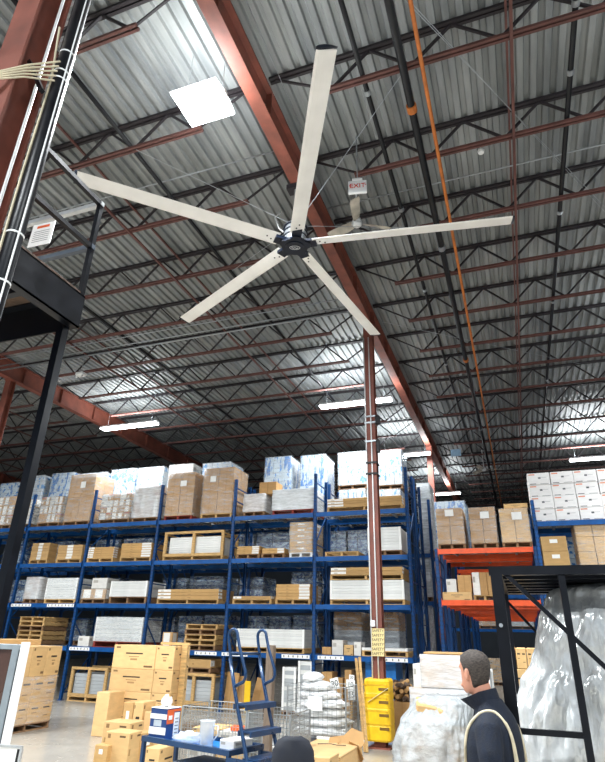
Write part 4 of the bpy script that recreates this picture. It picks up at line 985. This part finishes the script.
# sticks leaning on the column
for k, (pa, pb) in enumerate((((356, 658), (364, 742)), ((359.5, 657), (366, 738)))):
    A_, B_ = atY(*pa, 11.72), atY(*pb, 11.45)
    B_ = A_+(B_-A_)*((A_.z-.012)/(A_.z-B_.z))
    tag(MB().obox(A_, B_, .045, .03).build('timber_stick', wood), 'long thin timber stick beside the guard, %s one' % ('front' if k == 0 else 'rear'), 'timber stick')
# ---- yellow guard and fittings on the column
Yg = 11.8
gx0, gx1 = atY(363.5, 720, Yg).x, atY(390, 720, Yg).x; gz0, gz1 = atY(377, 742, Yg).z, atY(377, 679, Yg).z; gw = gx1-gx0
g = thing('column_guard', 'yellow plastic column guard strapped to the red column', 'column guard', ((gx0+gx1)/2, 12.05, 0))
def rrect(w, d, r, y0=0.0):
    pts_ = []
    for (cx_, cy_, a0) in ((w/2-r, d/2-r, 0), (-w/2+r, d/2-r, 90), (-w/2+r, -d/2+r, 180), (w/2-r, -d/2+r, 270)):
        for q in range(5):
            a = math.radians(a0+q*22.5); pts_.append((cx_+r*math.cos(a), cy_+r*math.sin(a)+y0))
    return pts_
zz_ = [gz0, gz0+.03, gz0+(gz1-gz0)*.25-.02, gz0+(gz1-gz0)*.25, gz0+(gz1-gz0)*.27, gz0+(gz1-gz0)*.5, gz0+(gz1-gz0)*.52, gz0+(gz1-gz0)*.75, gz0+(gz1-gz0)*.77, gz1-.04, gz1]
sc_ = [.93, 1, 1, .97, 1, 1, .97, 1, .97, 1, .9]
MB().loft([[(x*s, y*s, z) for x, y in rrect(gw, .5, .09)] for z, s in zip(zz_, sc_)]).build('shell', yellow, g, smooth=False)
for k in range(4):
    z = gz0+(gz1-gz0)*(.18+.21*k); bx('strap_slot', g, gw*.28, -.243, z, gw*.36, .02, .05, simple('slot_brown', '#7a5b1c', .7), .004)
    bx('strap', g, -.02, -.243, z+.075, gw*.92, .016, .03, simple('strap_yellow', '#d9ab18', .5), .003)
s_ = MB().obox((-gw*.3, -.262, gz0+(gz1-gz0)*.62), (gw*.48, -.262, gz0+(gz1-gz0)*.86), .008, .05, (0, 1, 0)).build('pale_tape', simple('pale_tape', '#e6dcae', .5), g)
ft = thing('column_fittings', 'white conduits and banding strapped to the front of the middle column', 'conduit', (-2.77, 12.05, 0))
for x in (-.1, .02): MB().cyl((x, -.135, 1.0), (x, -.135, 8.6), .014, 8).build('conduit_run', white_paint, ft, smooth=True)
for z_ in (5.15, 5.4, 5.9, 6.35, 6.5): MB().box(-.13, .13, -.155, .14, z_, z_+.035).build('band', galv if z_ > 5.8 else soot, ft)
bx('grey_device', ft, .17, -.08, 6.33, .1, .12, .2, soot, .01); bx('grey_device', ft, .16, -.08, 5.65, .07, .1, .3, soot, .01)
bx('junction_box', ft, -.06, -.16, 2.05, .09, .06, .12, white_paint, .01)
cream = simple('cream_label', '#e4cf93', .6, 0, .05, 6)
for k in range(6):
    a, b_ = atY(371.8, 656-4.6*k, 11.86), atY(384.2, 651.6-4.6*k, 11.86)
    w_ = b_.x-a.x; e = bx('caution_strip', ft, (a.x+b_.x)/2+2.77, -.19, a.z, w_, .012, b_.z-a.z, cream); text('SAFETY', (b_.z-a.z)*.85, black_print, e, (0, -.008, (b_.z-a.z)/2), (math.pi/2, 0, 0))

# ---- wrapped pile right of the guard
def drape(name, lb, cat, loc, levels, mat, seed, amp=.05, nth=64, nz=36, fold=5.0, parent=None, power=.55):
    """sheeted mass: levels = (z, cx, cy, rx, ry) interpolated upward, creased by ridged noise"""
    rings = []; zs_ = [l[0] for l in levels]
    for i in range(nz+1):
        z = zs_[0]+(zs_[-1]-zs_[0])*i/nz
        for j in range(len(levels)-1):
            if levels[j][0] <= z <= levels[j+1][0]+1e-6: break
        f = (z-levels[j][0])/(levels[j+1][0]-levels[j][0]); f = f*f*(3-2*f)
        cx_, cy_, rx, ry = (levels[j][q]+(levels[j+1][q]-levels[j][q])*f for q in (1, 2, 3, 4))
        ring = []
        for k in range(nth):
            a = 2*math.pi*k/nth; c_, s_ = math.cos(a), math.sin(a)
            x = math.copysign(abs(c_)**power, c_); y = math.copysign(abs(s_)**power, s_)
            q = Vector((c_*fold*.5, s_*fold*.5, z*2.2+seed)); q2 = Vector((c_*fold*2.2+z*1.7, s_*fold*2.2, z*3.1-seed))
            d_ = amp*(1-2*abs(noise.noise(q)))+amp*.6*(1-2*abs(noise.noise(q2)))
            ring.append((cx_+x*(rx+d_), cy_+y*(ry+d_), max(0.0, z+.4*d_*(0 if i == 0 else 1))))
        rings.append(ring)
    m = MB().loft(rings, cap=True)
    return m.build(name, mat, parent, loc, smooth=True)
Yp = 9.9
xw = lambda px, z, Y=Yp: pxX(px, z, Y)
wp = thing('wrapped_pile', 'heap of goods under crumpled clear plastic sheet beside the man', 'wrapped goods', ((xw(394, .5)+xw(468, .5))/2, Yp+.6, 0))
wdt = xw(468, .5)-xw(394, .5); zt_p = atY(430, 702, Yp).z
place(pallet_mesh(wdt*.95, 1.2, wood_old), 'pallet', wp)
drape('plastic_sheet', None, None, (0, 0, 0), [(.02, 0, 0, wdt*.52, .66), (.35, .0, 0, wdt*.52, .64), (.65, .05, 0, wdt*.45, .56), (zt_p-.05, .15, 0, wdt*.36, .4), (zt_p+.03, .18, 0, wdt*.2, .2)], poly, 4, .055, 110, 60, 9.0, parent=wp)
MB().box(-wdt*.42, wdt*.42, -.52, .52, .14, .55).build('inner_carton', ctn_plain, wp)
for k, (x, z, s) in enumerate(((-.05, zt_p-.14, .26), (.2, zt_p-.2, .22))):
    q = bx('torn_cardboard', wp, x, -.3, z, s*1.5, .3, .12, ctn_plain, .02, .4*k+.2); q.rotation_euler = (.3, .12, .2+.4*k)
# wrapped cartons behind it
Yq = 11.6
for (a, b_, t_, bt, lb, d_, mt) in ((421, 470, 655, 688, 'broad wrapped carton block on top, left of the man', .9, ctn_plain), (411.5, 470, 689, 745, 'wrapped grey and tan goods under the broad wrapped block', 1.0, ctn_white)):
    za, zb = atY(440, bt, Yq).z if bt < 700 else 0.0, atY(440, t_, Yq).z
    xa, xb = xw(a, (za+zb)/2, Yq), xw(b_, (za+zb)/2, Yq)
    load(lb, xb-xa, d_, zb-za, ((xa+xb)/2, Yq+d_/2, za), 'grid', pal=None if za else wood_old, nx=2, ny=1, nz=1 if za else 2, mats=[mt, ctn_plain], film_=wrap_heavy)
za = atY(418, 688, Yq).z
xa, xb = xw(412, za+.2, Yq), xw(420.5, za+.2, Yq); crt('slim wrapped carton left of the broad wrapped block', xa, xb, Yq+.1, Yq+.7, za, atY(416, 664, Yq).z, ctn_white)
zb = atY(450, 652.5, Yq).z; za = atY(440, 655, Yq).z
tag(bx('cardboard_sheet', None, xw(449, za, Yq), Yq+.45, za+.012, .95, .7, .03, ctn_plain, .004), 'flat cardboard sheet lying on the broad wrapped block', 'cardboard')
# dark split logs / tubes heap right of the guard
lg = thing('tube_crate', 'carton of short dark cardboard tubes right of the guard', 'carton', ((pxX(391, .5, 13.2)+pxX(413, .5, 13.2))/2, 13.6, 0))
wl = pxX(413, .5, 13.2)-pxX(391, .5, 13.2); hb_ = atY(402, 702, 13.2).z
bx('box_body', lg, 0, 0, 0, wl, .7, max(.3, hb_), ctn_brown, .01)
ht_ = atY(402, 680, 13.2).z
for k in range(26):
    x = random.uniform(-wl*.42, wl*.42); z = max(.3, hb_)+.03+(ht_-hb_)*random.random()*(1-abs(x)/(wl*.6)); an = random.uniform(-.9, .9)
    q = MB().cyl((0, -.2, 0), (0, .2, 0), .045, 8).build('tube', wood_dark if k % 3 else ctn_brown, lg, (x, random.uniform(-.25, -.05), z)); q.rotation_euler = (random.uniform(-.4, .4), 0, an)
# ---- carton stack behind the black frame
Yk = 7.4; xa, xb = pxX(511, 1.2, Yk), pxX(545, 1.2, Yk)
zz3 = [0]+[atY(525, y, Yk).z for y in (742, 697, 669, 648)]
near_pallet('wooden pallet under the cartons behind the black frame', (xa+xb)/2, Yk+.4, xb-xa+.1, .8)
crt('large tan carton at the bottom behind the black frame', xa, xb, Yk, Yk+.75, .13, zz3[1], ctn_tan)
crt('large tan carton, second up behind the black frame', xa, xb, Yk, Yk+.75, zz3[1], zz3[2], ctn_plain)
crt('printed tan carton under the small row behind the black frame', xa, xb, Yk, Yk+.75, zz3[2], zz3[3], ctn_tan)
for k in range(3):
    w_ = (xb-xa)/3; crt('small upright tan carton, %s of three behind the black frame' % ['left', 'middle', 'right'][k], xa+k*w_, xa+(k+1)*w_, Yk, Yk+.7, zz3[3], zz3[4], ctn_tan2)
# white drawers behind the man
Yd = 9.2
rack_load(0, 487, 502, 672, 'panels', 'white panel stack on a pallet just right of the man', y=Yd, nz=7, mats=[panel_white, panel_grey], pal=wood_old, d=.9)

# ---- black frame rack with the sheeted machine
YR = 4.55
fr = thing('black_frame', 'black steel frame with slatted top enclosing the sheeted machine', 'steel frame', (0, YR, 0))
xL, xM = atY(501.5, 620, YR).x, atY(561, 575, YR).x; zT = atY(492, 567, YR).z; FD, FW_ = 1.9, 2.3
for (x, y, s) in ((xL, 0, .08), (xL+FW_, 0, .08), (xL, FD, .06), (xL+FW_, FD, .06), (xM, 0, .045), (xL+.55, FD, .05)):
    MB().box(x-s/2, x+s/2, y-s/2, y+s/2, 0, zT-.06).build('post', black_steel, fr); bx('foot_plate', fr, x, y, 0, s+.08, s+.08, .01, black_steel)
for y in (0, FD): MB().box(xL-.05, xL+FW_+.05, y-.04, y+.04, zT-.06, zT).build('top_rail', black_steel, fr)
for x in (xL, xL+FW_): MB().box(x-.04, x+.04, .04, FD-.04, zT-.06, zT).build('top_rail', black_steel, fr)
MB().box(xL+.04, xL+FW_-.04, .04, FD-.04, zT-.012, zT).build('deck_sheet', black_steel, fr)
for k in range(6): MB().box(xL+.04, xL+FW_-.04, .2+k*.29, .26+k*.29, zT-.07, zT-.012).build('top_slat', black_steel, fr)
z_h = atY(550, 733, YR).z
MB().box(xL, xM, -.018, .018, z_h-.018, z_h+.018).build('brace', black_steel, fr)
MB().box(xL, xL+.55, FD-.018, FD+.018, z_h-.018, z_h+.018).build('brace', black_steel, fr)
a, b_ = atY(500, 569, YR), atY(605, 667, YR); b2_ = a+(b_-a)*2.1
MB().obox((a.x, 0, a.z), (b2_.x, 0, b2_.z), .03, .04, (0, 1, 0)).build('diagonal_brace', black_steel, fr)
a, b_ = atY(503, 597, YR+FD), atY(538, 634, YR+FD); b2_ = a+(b_-a)*2
MB().obox((a.x, FD, a.z), (b2_.x, FD, b2_.z), .025, .03, (0, 1, 0)).build('diagonal_brace', black_steel, fr)
for z_ in (1.0, 1.95): MB().cyl((xL-.006, -.052, z_), (xL-.006, -.046, z_), .014, 8).build('bolt', galv, fr)
t = NT('silver_poly_sheet'); v = t.coord(); f = t.noise(v, 3.0, 6, .7)
t.link(t.mix(t.ramp(f, .3, .7), lin('#b4b9ba'), lin('#e2e4e2')), t.b.inputs['Base Color']); t.b.inputs['Roughness'].default_value = .2; t.b.inputs['Metallic'].default_value = .3
b_ = t.new('ShaderNodeBump'); b_.inputs['Strength'].default_value = .55; b_.inputs['Distance'].default_value = .04; nf_ = t.math('SUBTRACT', 1.0, t.math('ABSOLUTE', t.math('SUBTRACT', t.math('MULTIPLY', t.noise(t.scaled(v, (2.0, 2.0, .8)), 2.4, 3, .5), 4.0), 2.0))); t.link(nf_, b_.inputs['Height']); t.link(b_.outputs[0], t.b.inputs['Normal'])
tm = thing('sheeted_machine', 'tall machine hidden under a creased silvery plastic sheet', 'covered machine', (xL+1.1, YR+.95, 0))
xc = xL+1.1; Yf = YR+.25
def hx(px, py): return atY(px, py, Yf).x-xc
lv_ = []
for (z, pl) in ((0.02, 516), (1.0, 519), (1.35, 521), (1.55, 527), (1.68, 537), (1.8, 541), (2.0, 545), (2.16, 550), (2.22, 556)):
    l_ = pxX(pl, max(z, .9), Yf+.35)-xc; r_ = .95 if z < 2.1 else .85
    lv_.append((z, (l_+r_)/2, 0, (r_-l_)/2, .68 if z < 2.1 else .6))
lv_.append((2.265, .15, 0, .5, .4))
drape('cover_sheet', None, None, (0, 0, 0), lv_, t.m, 9, .035, 140, 80, 11.0, parent=tm, power=.45)

# ---- white framed panels at the lower left
Yw = 7.0
wp1 = thing('door_panel', 'tall white framed door panel with brown pane at the lower left', 'door panel', (pxX(25, 1.3, Yw), Yw, 0)); zd = atY(20, 642, Yw).z
greyf = simple('grey_profile', '#8b959b', .4, .2, .08, 5); brown_p = simple('brown_tinted_pane', '#4a342c', .25, 0, .1, 3)
bx('stile', wp1, -.09, 0, 0, .1, .09, zd, white_paint, .012); bx('gasket', wp1, -.155, .01, 0, .03, .06, zd-.02, soot); bx('inner_stile', wp1, -.23, 0, 0, .12, .07, zd-.03, greyf, .006)
bx('top_rail', wp1, -.75, .0, zd-.1, 1.2, .06, .07, greyf, .006); bx('bottom_rail', wp1, -.75, 0, 0, .92, .06, .12, greyf, .006); bx('pane', wp1, -.75, 0, .12, .92, .02, zd-.22, brown_p)
bx('inner_stile', wp1, -1.27, 0, 0, .12, .07, zd-.03, greyf, .006); bx('gasket', wp1, -1.345, .01, 0, .03, .06, zd-.02, soot); bx('stile', wp1, -1.43, 0, 0, .14, .09, zd, white_paint, .012)
bx('stand_foot', wp1, -.07, 0, 0, .1, .6, .04, alu); bx('stand_foot', wp1, -1.43, 0, 0, .1, .6, .04, alu)
Yv = 6.3
wp2 = thing('white_board', 'low white board with aluminium edge at the bottom left corner', 'board', (pxX(29, .9, Yv), Yv, 0), math.radians(6)); zv = atY(20, 746, Yv).z
bx('sheet', wp2, -.62, 0, .02, 1.2, .02, zv-.04, paper); bx('edge', wp2, -.62, 0, zv-.02, 1.24, .03, .025, alu); bx('edge', wp2, -.01, 0, 0, .025, .03, zv-.02, alu); bx('edge', wp2, -1.23, 0, 0, .025, .03, zv-.02, alu); bx('edge', wp2, -.62, 0, 0, 1.2, .03, .02, alu)
bx('dark_strip', wp2, -.045, -.012, .02, .03, .006, zv-.05, soot); bx('stand_foot', wp2, -.2, 0, 0, .05, .5, .03, alu); bx('stand_foot', wp2, -1.05, 0, 0, .05, .5, .03, alu)

# ================================================================== THE MAN
skin_ = simple('skin', '#c98f76', .5, 0, .06, 12)
navy_j = simple('navy_fleece', '#071426', .85, 0, .2, 30, 0, .25)
trs = simple('dark_trousers', '#1b1f28', .85, 0, .15, 20)
t = NT('short_grey_hair'); v = t.coord(); f = t.noise(t.scaled(v, (1, 1, 3)), 60, 4, .7); sp = t.new('ShaderNodeSeparateXYZ'); t.link(v, sp.inputs[0])
t.link(t.mix(t.ramp(f, .35, .7), lin('#221d1a'), lin('#564d46')), t.b.inputs['Base Color']); t.b.inputs['Roughness'].default_value = .8
b_ = t.new('ShaderNodeBump'); b_.inputs['Strength'].default_value = .6; b_.inputs['Distance'].default_value = .004; t.link(f, b_.inputs['Height']); t.link(b_.outputs[0], t.b.inputs['Normal'])
hairm = t.m
DM = 4.15
rr_ = ray(486, 651); HT = CPOS+rr_*(DM/math.hypot(rr_.x, rr_.y)); Hh = HT.z
man = None
def sring(z, rx, ry, cx_=0.0, cy_=0.0, n=24, p_=1.0):
    return [(cx_+rx*math.copysign(abs(math.cos(a))**p_, math.cos(a)), cy_+ry*math.copysign(abs(math.sin(a))**p_, math.sin(a)), z) for a in [2*math.pi*i/n for i in range(n)]]
S = Hh/1.78
def remeshed(name, mb, mat, parent, loc=(0, 0, 0), rz=0.0, vox=.012, sm=4):
    me = mb.mesh(name, mat); o = place(me, name, parent, loc, rz)
    m1 = o.modifiers.new('remesh', 'REMESH'); m1.mode = 'VOXEL'; m1.voxel_size = vox; m1.use_smooth_shade = True
    m2 = o.modifiers.new('smooth', 'SMOOTH'); m2.iterations = sm; m2.factor = .5
    dg = bpy.context.evaluated_depsgraph_get(); dg.update(); me2 = bpy.data.meshes.new_from_object(o.evaluated_get(dg)); o.modifiers.clear(); o.data = me2
    me2.materials.clear(); me2.materials.append(mat); me2.polygons.foreach_set('use_smooth', [True]*len(me2.polygons)); return o
# body (one surface): local frame faces +y; the head is turned further right than the chest
BR = math.radians(80)                      # chest turned to the photograph's left
HR = math.radians(44)-BR                   # head relative to the chest
def hp(x, y, z):                           # head-local point -> body-local
    c_, s_ = math.cos(HR), math.sin(HR); return ((x*c_-y*s_)*1.06, .085+(x*s_+y*c_)*1.06, 1.655+z*1.06)
body = MB()
hr = []
for (z, rx, fy, by) in ((-.115, .03, .085, -.0), (-.105, .048, .092, .02), (-.08, .058, .093, .045), (-.05, .064, .092, .07), (-.01, .069, .092, .09), (.03, .073, .093, .099), (.06, .072, .09, .099), (.085, .063, .078, .088), (.105, .045, .055, .062), (.117, .02, .025, .03)):
    hr.append([hp(rx*math.cos(a), (fy if math.sin(a) > 0 else by)*math.sin(a), z) for a in [2*math.pi*i/28 for i in range(28)]])
body.loft(hr)
body.loft([[hp(x*w, .085+d_, z) for x, d_ in ((-.5, 0), (.5, 0), (.35, 1*e), (-.35, 1*e))] for z, w, e in ((-.045, .034, .028), (-.035, .036, .034), (.0, .024, .018), (.025, .02, .008))])           # nose
for s in (-1, 1):
    body.loft([[hp(s*(.068+.016*q), -.012+.02*math.sin(a)*sc-.012*q, -.01+.034*math.cos(a)*sc) for a in [2*math.pi*i/12 for i in range(12)]] for q, sc in ((0, .8), (.6, 1.0), (1.1, .95))])
    body.tube([hp(s*.05, .075, -.072), hp(s*.02, .092, -.072)], .008, 8)                                                                   # lips
    body.tube([hp(s*.016, .088, .028), hp(s*.05, .08, .03)], .009, 8)                                                                       # brow
body.loft([sring(1.40, .075, .07), sring(1.47, .064, .064, 0, .02), sring(1.53, .06, .062, 0, .045), sring(1.62, .058, .064, 0, .07)])       # neck
body.loft([sring(z, rx, ry, 0, cy_, 28, .85) for z, rx, ry, cy_ in ((.88, .15, .1, 0), (.98, .155, .105, 0), (1.1, .145, .1, 0), (1.25, .165, .11, .0), (1.36, .165, .1, 0), (1.42, .11, .075, 0), (1.45, .06, .05, 0))])
arm = {1: [(.17, 0, 1.39), (.215, -.02, 1.24), (.235, -.03, 1.1), (.225, .05, .98), (.2, .13, .88)], -1: [(-.17, 0, 1.39), (-.215, -.02, 1.24), (-.235, -.03, 1.1), (-.225, .05, .98), (-.2, .13, .88)]}
for s in (-1, 1):
    body.tube(arm[s], [.05, .046, .04, .036, .028], 14)
    w_ = Vector(arm[s][-1]); d_ = Vector((-.1*s, .62, -.78)).normalized()
    body.loft([[tuple(w_+d_*q+Vector((.016*math.cos(a), .016*math.sin(a)*.6, 0))*k+Vector((0, .034*math.sin(a), .03*math.sin(a)))*k for _ in (0,))[0] for a in [2*math.pi*i/12 for i in range(12)]] for q, k in ((-.01, .8), (.03, 1.05), (.08, 1.1), (.1, .9))])
    pv = Vector((0, .78, .62)).normalized()
    for k, L_ in enumerate((.068, .078, .073, .056)):
        b0 = w_+d_*.085+pv*(-.03+.02*k); b1_ = b0+d_*L_*.5; b2_ = b1_+(d_+Vector((-.6*s, 0, 0))).normalized()*L_*.5
        body.tube([b0, b1_, b2_], [.0095, .0088, .0075], 8)
    b0 = w_+d_*.025+pv*.03; body.tube([b0, b0+(d_+pv*.8).normalized()*.035, b0+(d_+pv*.5).normalized()*.065], [.012, .0105, .0085], 8)
    body.tube([(s*.085, 0, .92), (s*.09, .01, .7), (s*.095, .015, .5), (s*.095, -.01, .3), (s*.095, -.02, .09)], [.078, .07, .052, .05, .036], 16)
    body.loft([sring(z, .042*k, .11*k, s*.095, .03+.03, 16, .8) for z, k in ((.004, .95), (.03, 1.0), (.06, .85), (.085, .5))])
man = remeshed('person', body, skin_, None, (HT.x, HT.y, 0), BR, .0085, 5)
man.scale = (S, S, S)
tag(man, 'man in navy jacket with cream shoulder straps, seen from behind looking left', 'person')
bpy.context.view_layer.update()
# jacket
j = MB()
j.loft([sring(z, rx, ry, 0, cy_, 32, .9) for z, rx, ry, cy_ in ((.82, .185, .15, 0), (.86, .19, .155, 0), (1.0, .185, .168, .015), (1.15, .185, .17, .015), (1.28, .19, .165, .012), (1.36, .18, .148, .003), (1.42, .145, .118, -.008), (1.465, .105, .1, .002), (1.5, .085, .088, .015), (1.52, .078, .082, .02))])
for s in (-1, 1):
    j.tube([(s*.1, -.005, 1.39), (s*.165, -.005, 1.36), (s*.222, -.02, 1.25), (s*.243, -.03, 1.11), (s*.232, .05, .985), (s*.207, .118, .9)], [.07, .078, .072, .064, .056, .05], 16)
jk = remeshed('jacket', j, navy_j, man, vox=.011, sm=6)
# standing collar, open at the throat
co = []
for i in range(23):
    a = math.radians(-90-160+320*i/22); o_r, i_r = .083, .072
    ca, sa = math.cos(a), math.sin(a); fl = 1.0+.48*max(0, sa); zt3 = 1.575-.045*(sa+1)/2-.03*max(0, sa); yo = .02+.035
    co.append([(o_r*ca*1.05, .018+o_r*sa*1.08, 1.45), (o_r*ca*fl*1.02, yo+o_r*sa*fl*1.1, zt3), (i_r*ca*fl*1.02, yo+i_r*sa*fl*1.1, zt3), (i_r*ca*1.05, .018+i_r*sa*1.08, 1.45)])
MB().loft(co).build('collar', navy_j, man, smooth=False)
# trousers and shoes
tr = MB(); tr.loft([sring(z, rx, ry, 0, 0, 28, .85) for z, rx, ry in ((.8, .17, .115), (.9, .168, .115), (1.0, .16, .11))])
for s in (-1, 1): tr.tube([(s*.085, 0, .86), (s*.09, .01, .7), (s*.096, .015, .5), (s*.098, -.01, .3), (s*.098, -.015, .1)], [.1, .088, .075, .07, .066], 18)
remeshed('trousers', tr, trs, man, vox=.014, sm=5)
for s in (-1, 1):
    MB().loft([sring(z, .05*k, .135*k2, s*.095, .055, 20, .8) for z, k, k2 in ((.0, 1, 1), (.03, 1.02, 1.0), (.06, .95, .88), (.1, .8, .55))]).build('shoe', soot, man, smooth=True)
# hair cap following the skull
hv = []; NA = 36
lv = [(-.075, .058), (-.05, .066), (-.01, .0715), (.03, .0755), (.06, .0745), (.087, .0655), (.108, .047), (.121, .018)]
bk_ = {-.075: .05, -.05: .0745, -.01: .0945, .03: .1035, .06: .1035, .087: .092, .108: .066, .121: .03}
rings = []
for z, rx in lv:
    ring = []
    for i in range(NA):
        a = math.pi+(math.pi)*i/(NA-1)                       # from left ear round the back to the right ear
        ex_ = 0.0 if z < .02 else (z-.02)*9.0
        a = math.pi-min(ex_, 1.25)+(math.pi+2*min(ex_, 1.25))*i/(NA-1)
        fy = .094 if z < .08 else .08*(.121-z)/.041+.02
        zz_ = z+(.05 if (z < -.02 and abs(math.cos(a)) > .75) else 0)*(abs(math.cos(a))-.75)*4
        ring.append(hp(rx*1.03*math.cos(a), (fy if math.sin(a) > 0 else bk_[z]*1.03)*math.sin(a), zz_))
    rings.append(ring)
vs = [p_ for r in rings for p_ in r]; fs = [(i*NA+k, i*NA+k+1, (i+1)*NA+k+1, (i+1)*NA+k) for i in range(len(rings)-1) for k in range(NA-1)]; fs.append(tuple((len(rings)-1)*NA+k for k in range(NA)))
ho = MB().add(vs, fs).build('hair', hairm, man, smooth=True)
sm_ = ho.modifiers.new('thick', 'SOLIDIFY'); sm_.thickness = .006; sm_.offset = 0
# cream straps over both shoulders, joined behind the neck
stp = simple('cream_webbing', '#cfc3a6', .8, 0, .12, 30)
for sd in (-1, 1):
    for off in (0, .02):
        pts_ = [(sd*.125, .152, .95), (sd*.125, .154, 1.12), (sd*.125, .148, 1.27), (sd*.122, .118, 1.37), (sd*(.115-off*.4), .05, 1.44), (sd*(.11-off), -.02, 1.458), (sd*(.112-off), -.07, 1.432), (sd*.118, -.118, 1.36), (sd*.122, -.138+off*.3, 1.25), (sd*.122, -.142+off*.4, 1.1), (sd*.122, -.138+off*.4, .95)]
        sm2 = []
        for i in range(len(pts_)-1):
            for q in range(5):
                p0, p1, p2, p3 = (Vector(pts_[max(0, min(len(pts_)-1, i+e))]) for e in (-1, 0, 1, 2)); u = q/5
                sm2.append(.5*((2*p1)+(p2-p0)*u+(2*p0-5*p1+4*p2-p3)*u*u+(-p0+3*p1-3*p2+p3)*u**3))
        MB().tube(sm2, .0085, 8).build('strap', stp, man, smooth=True)
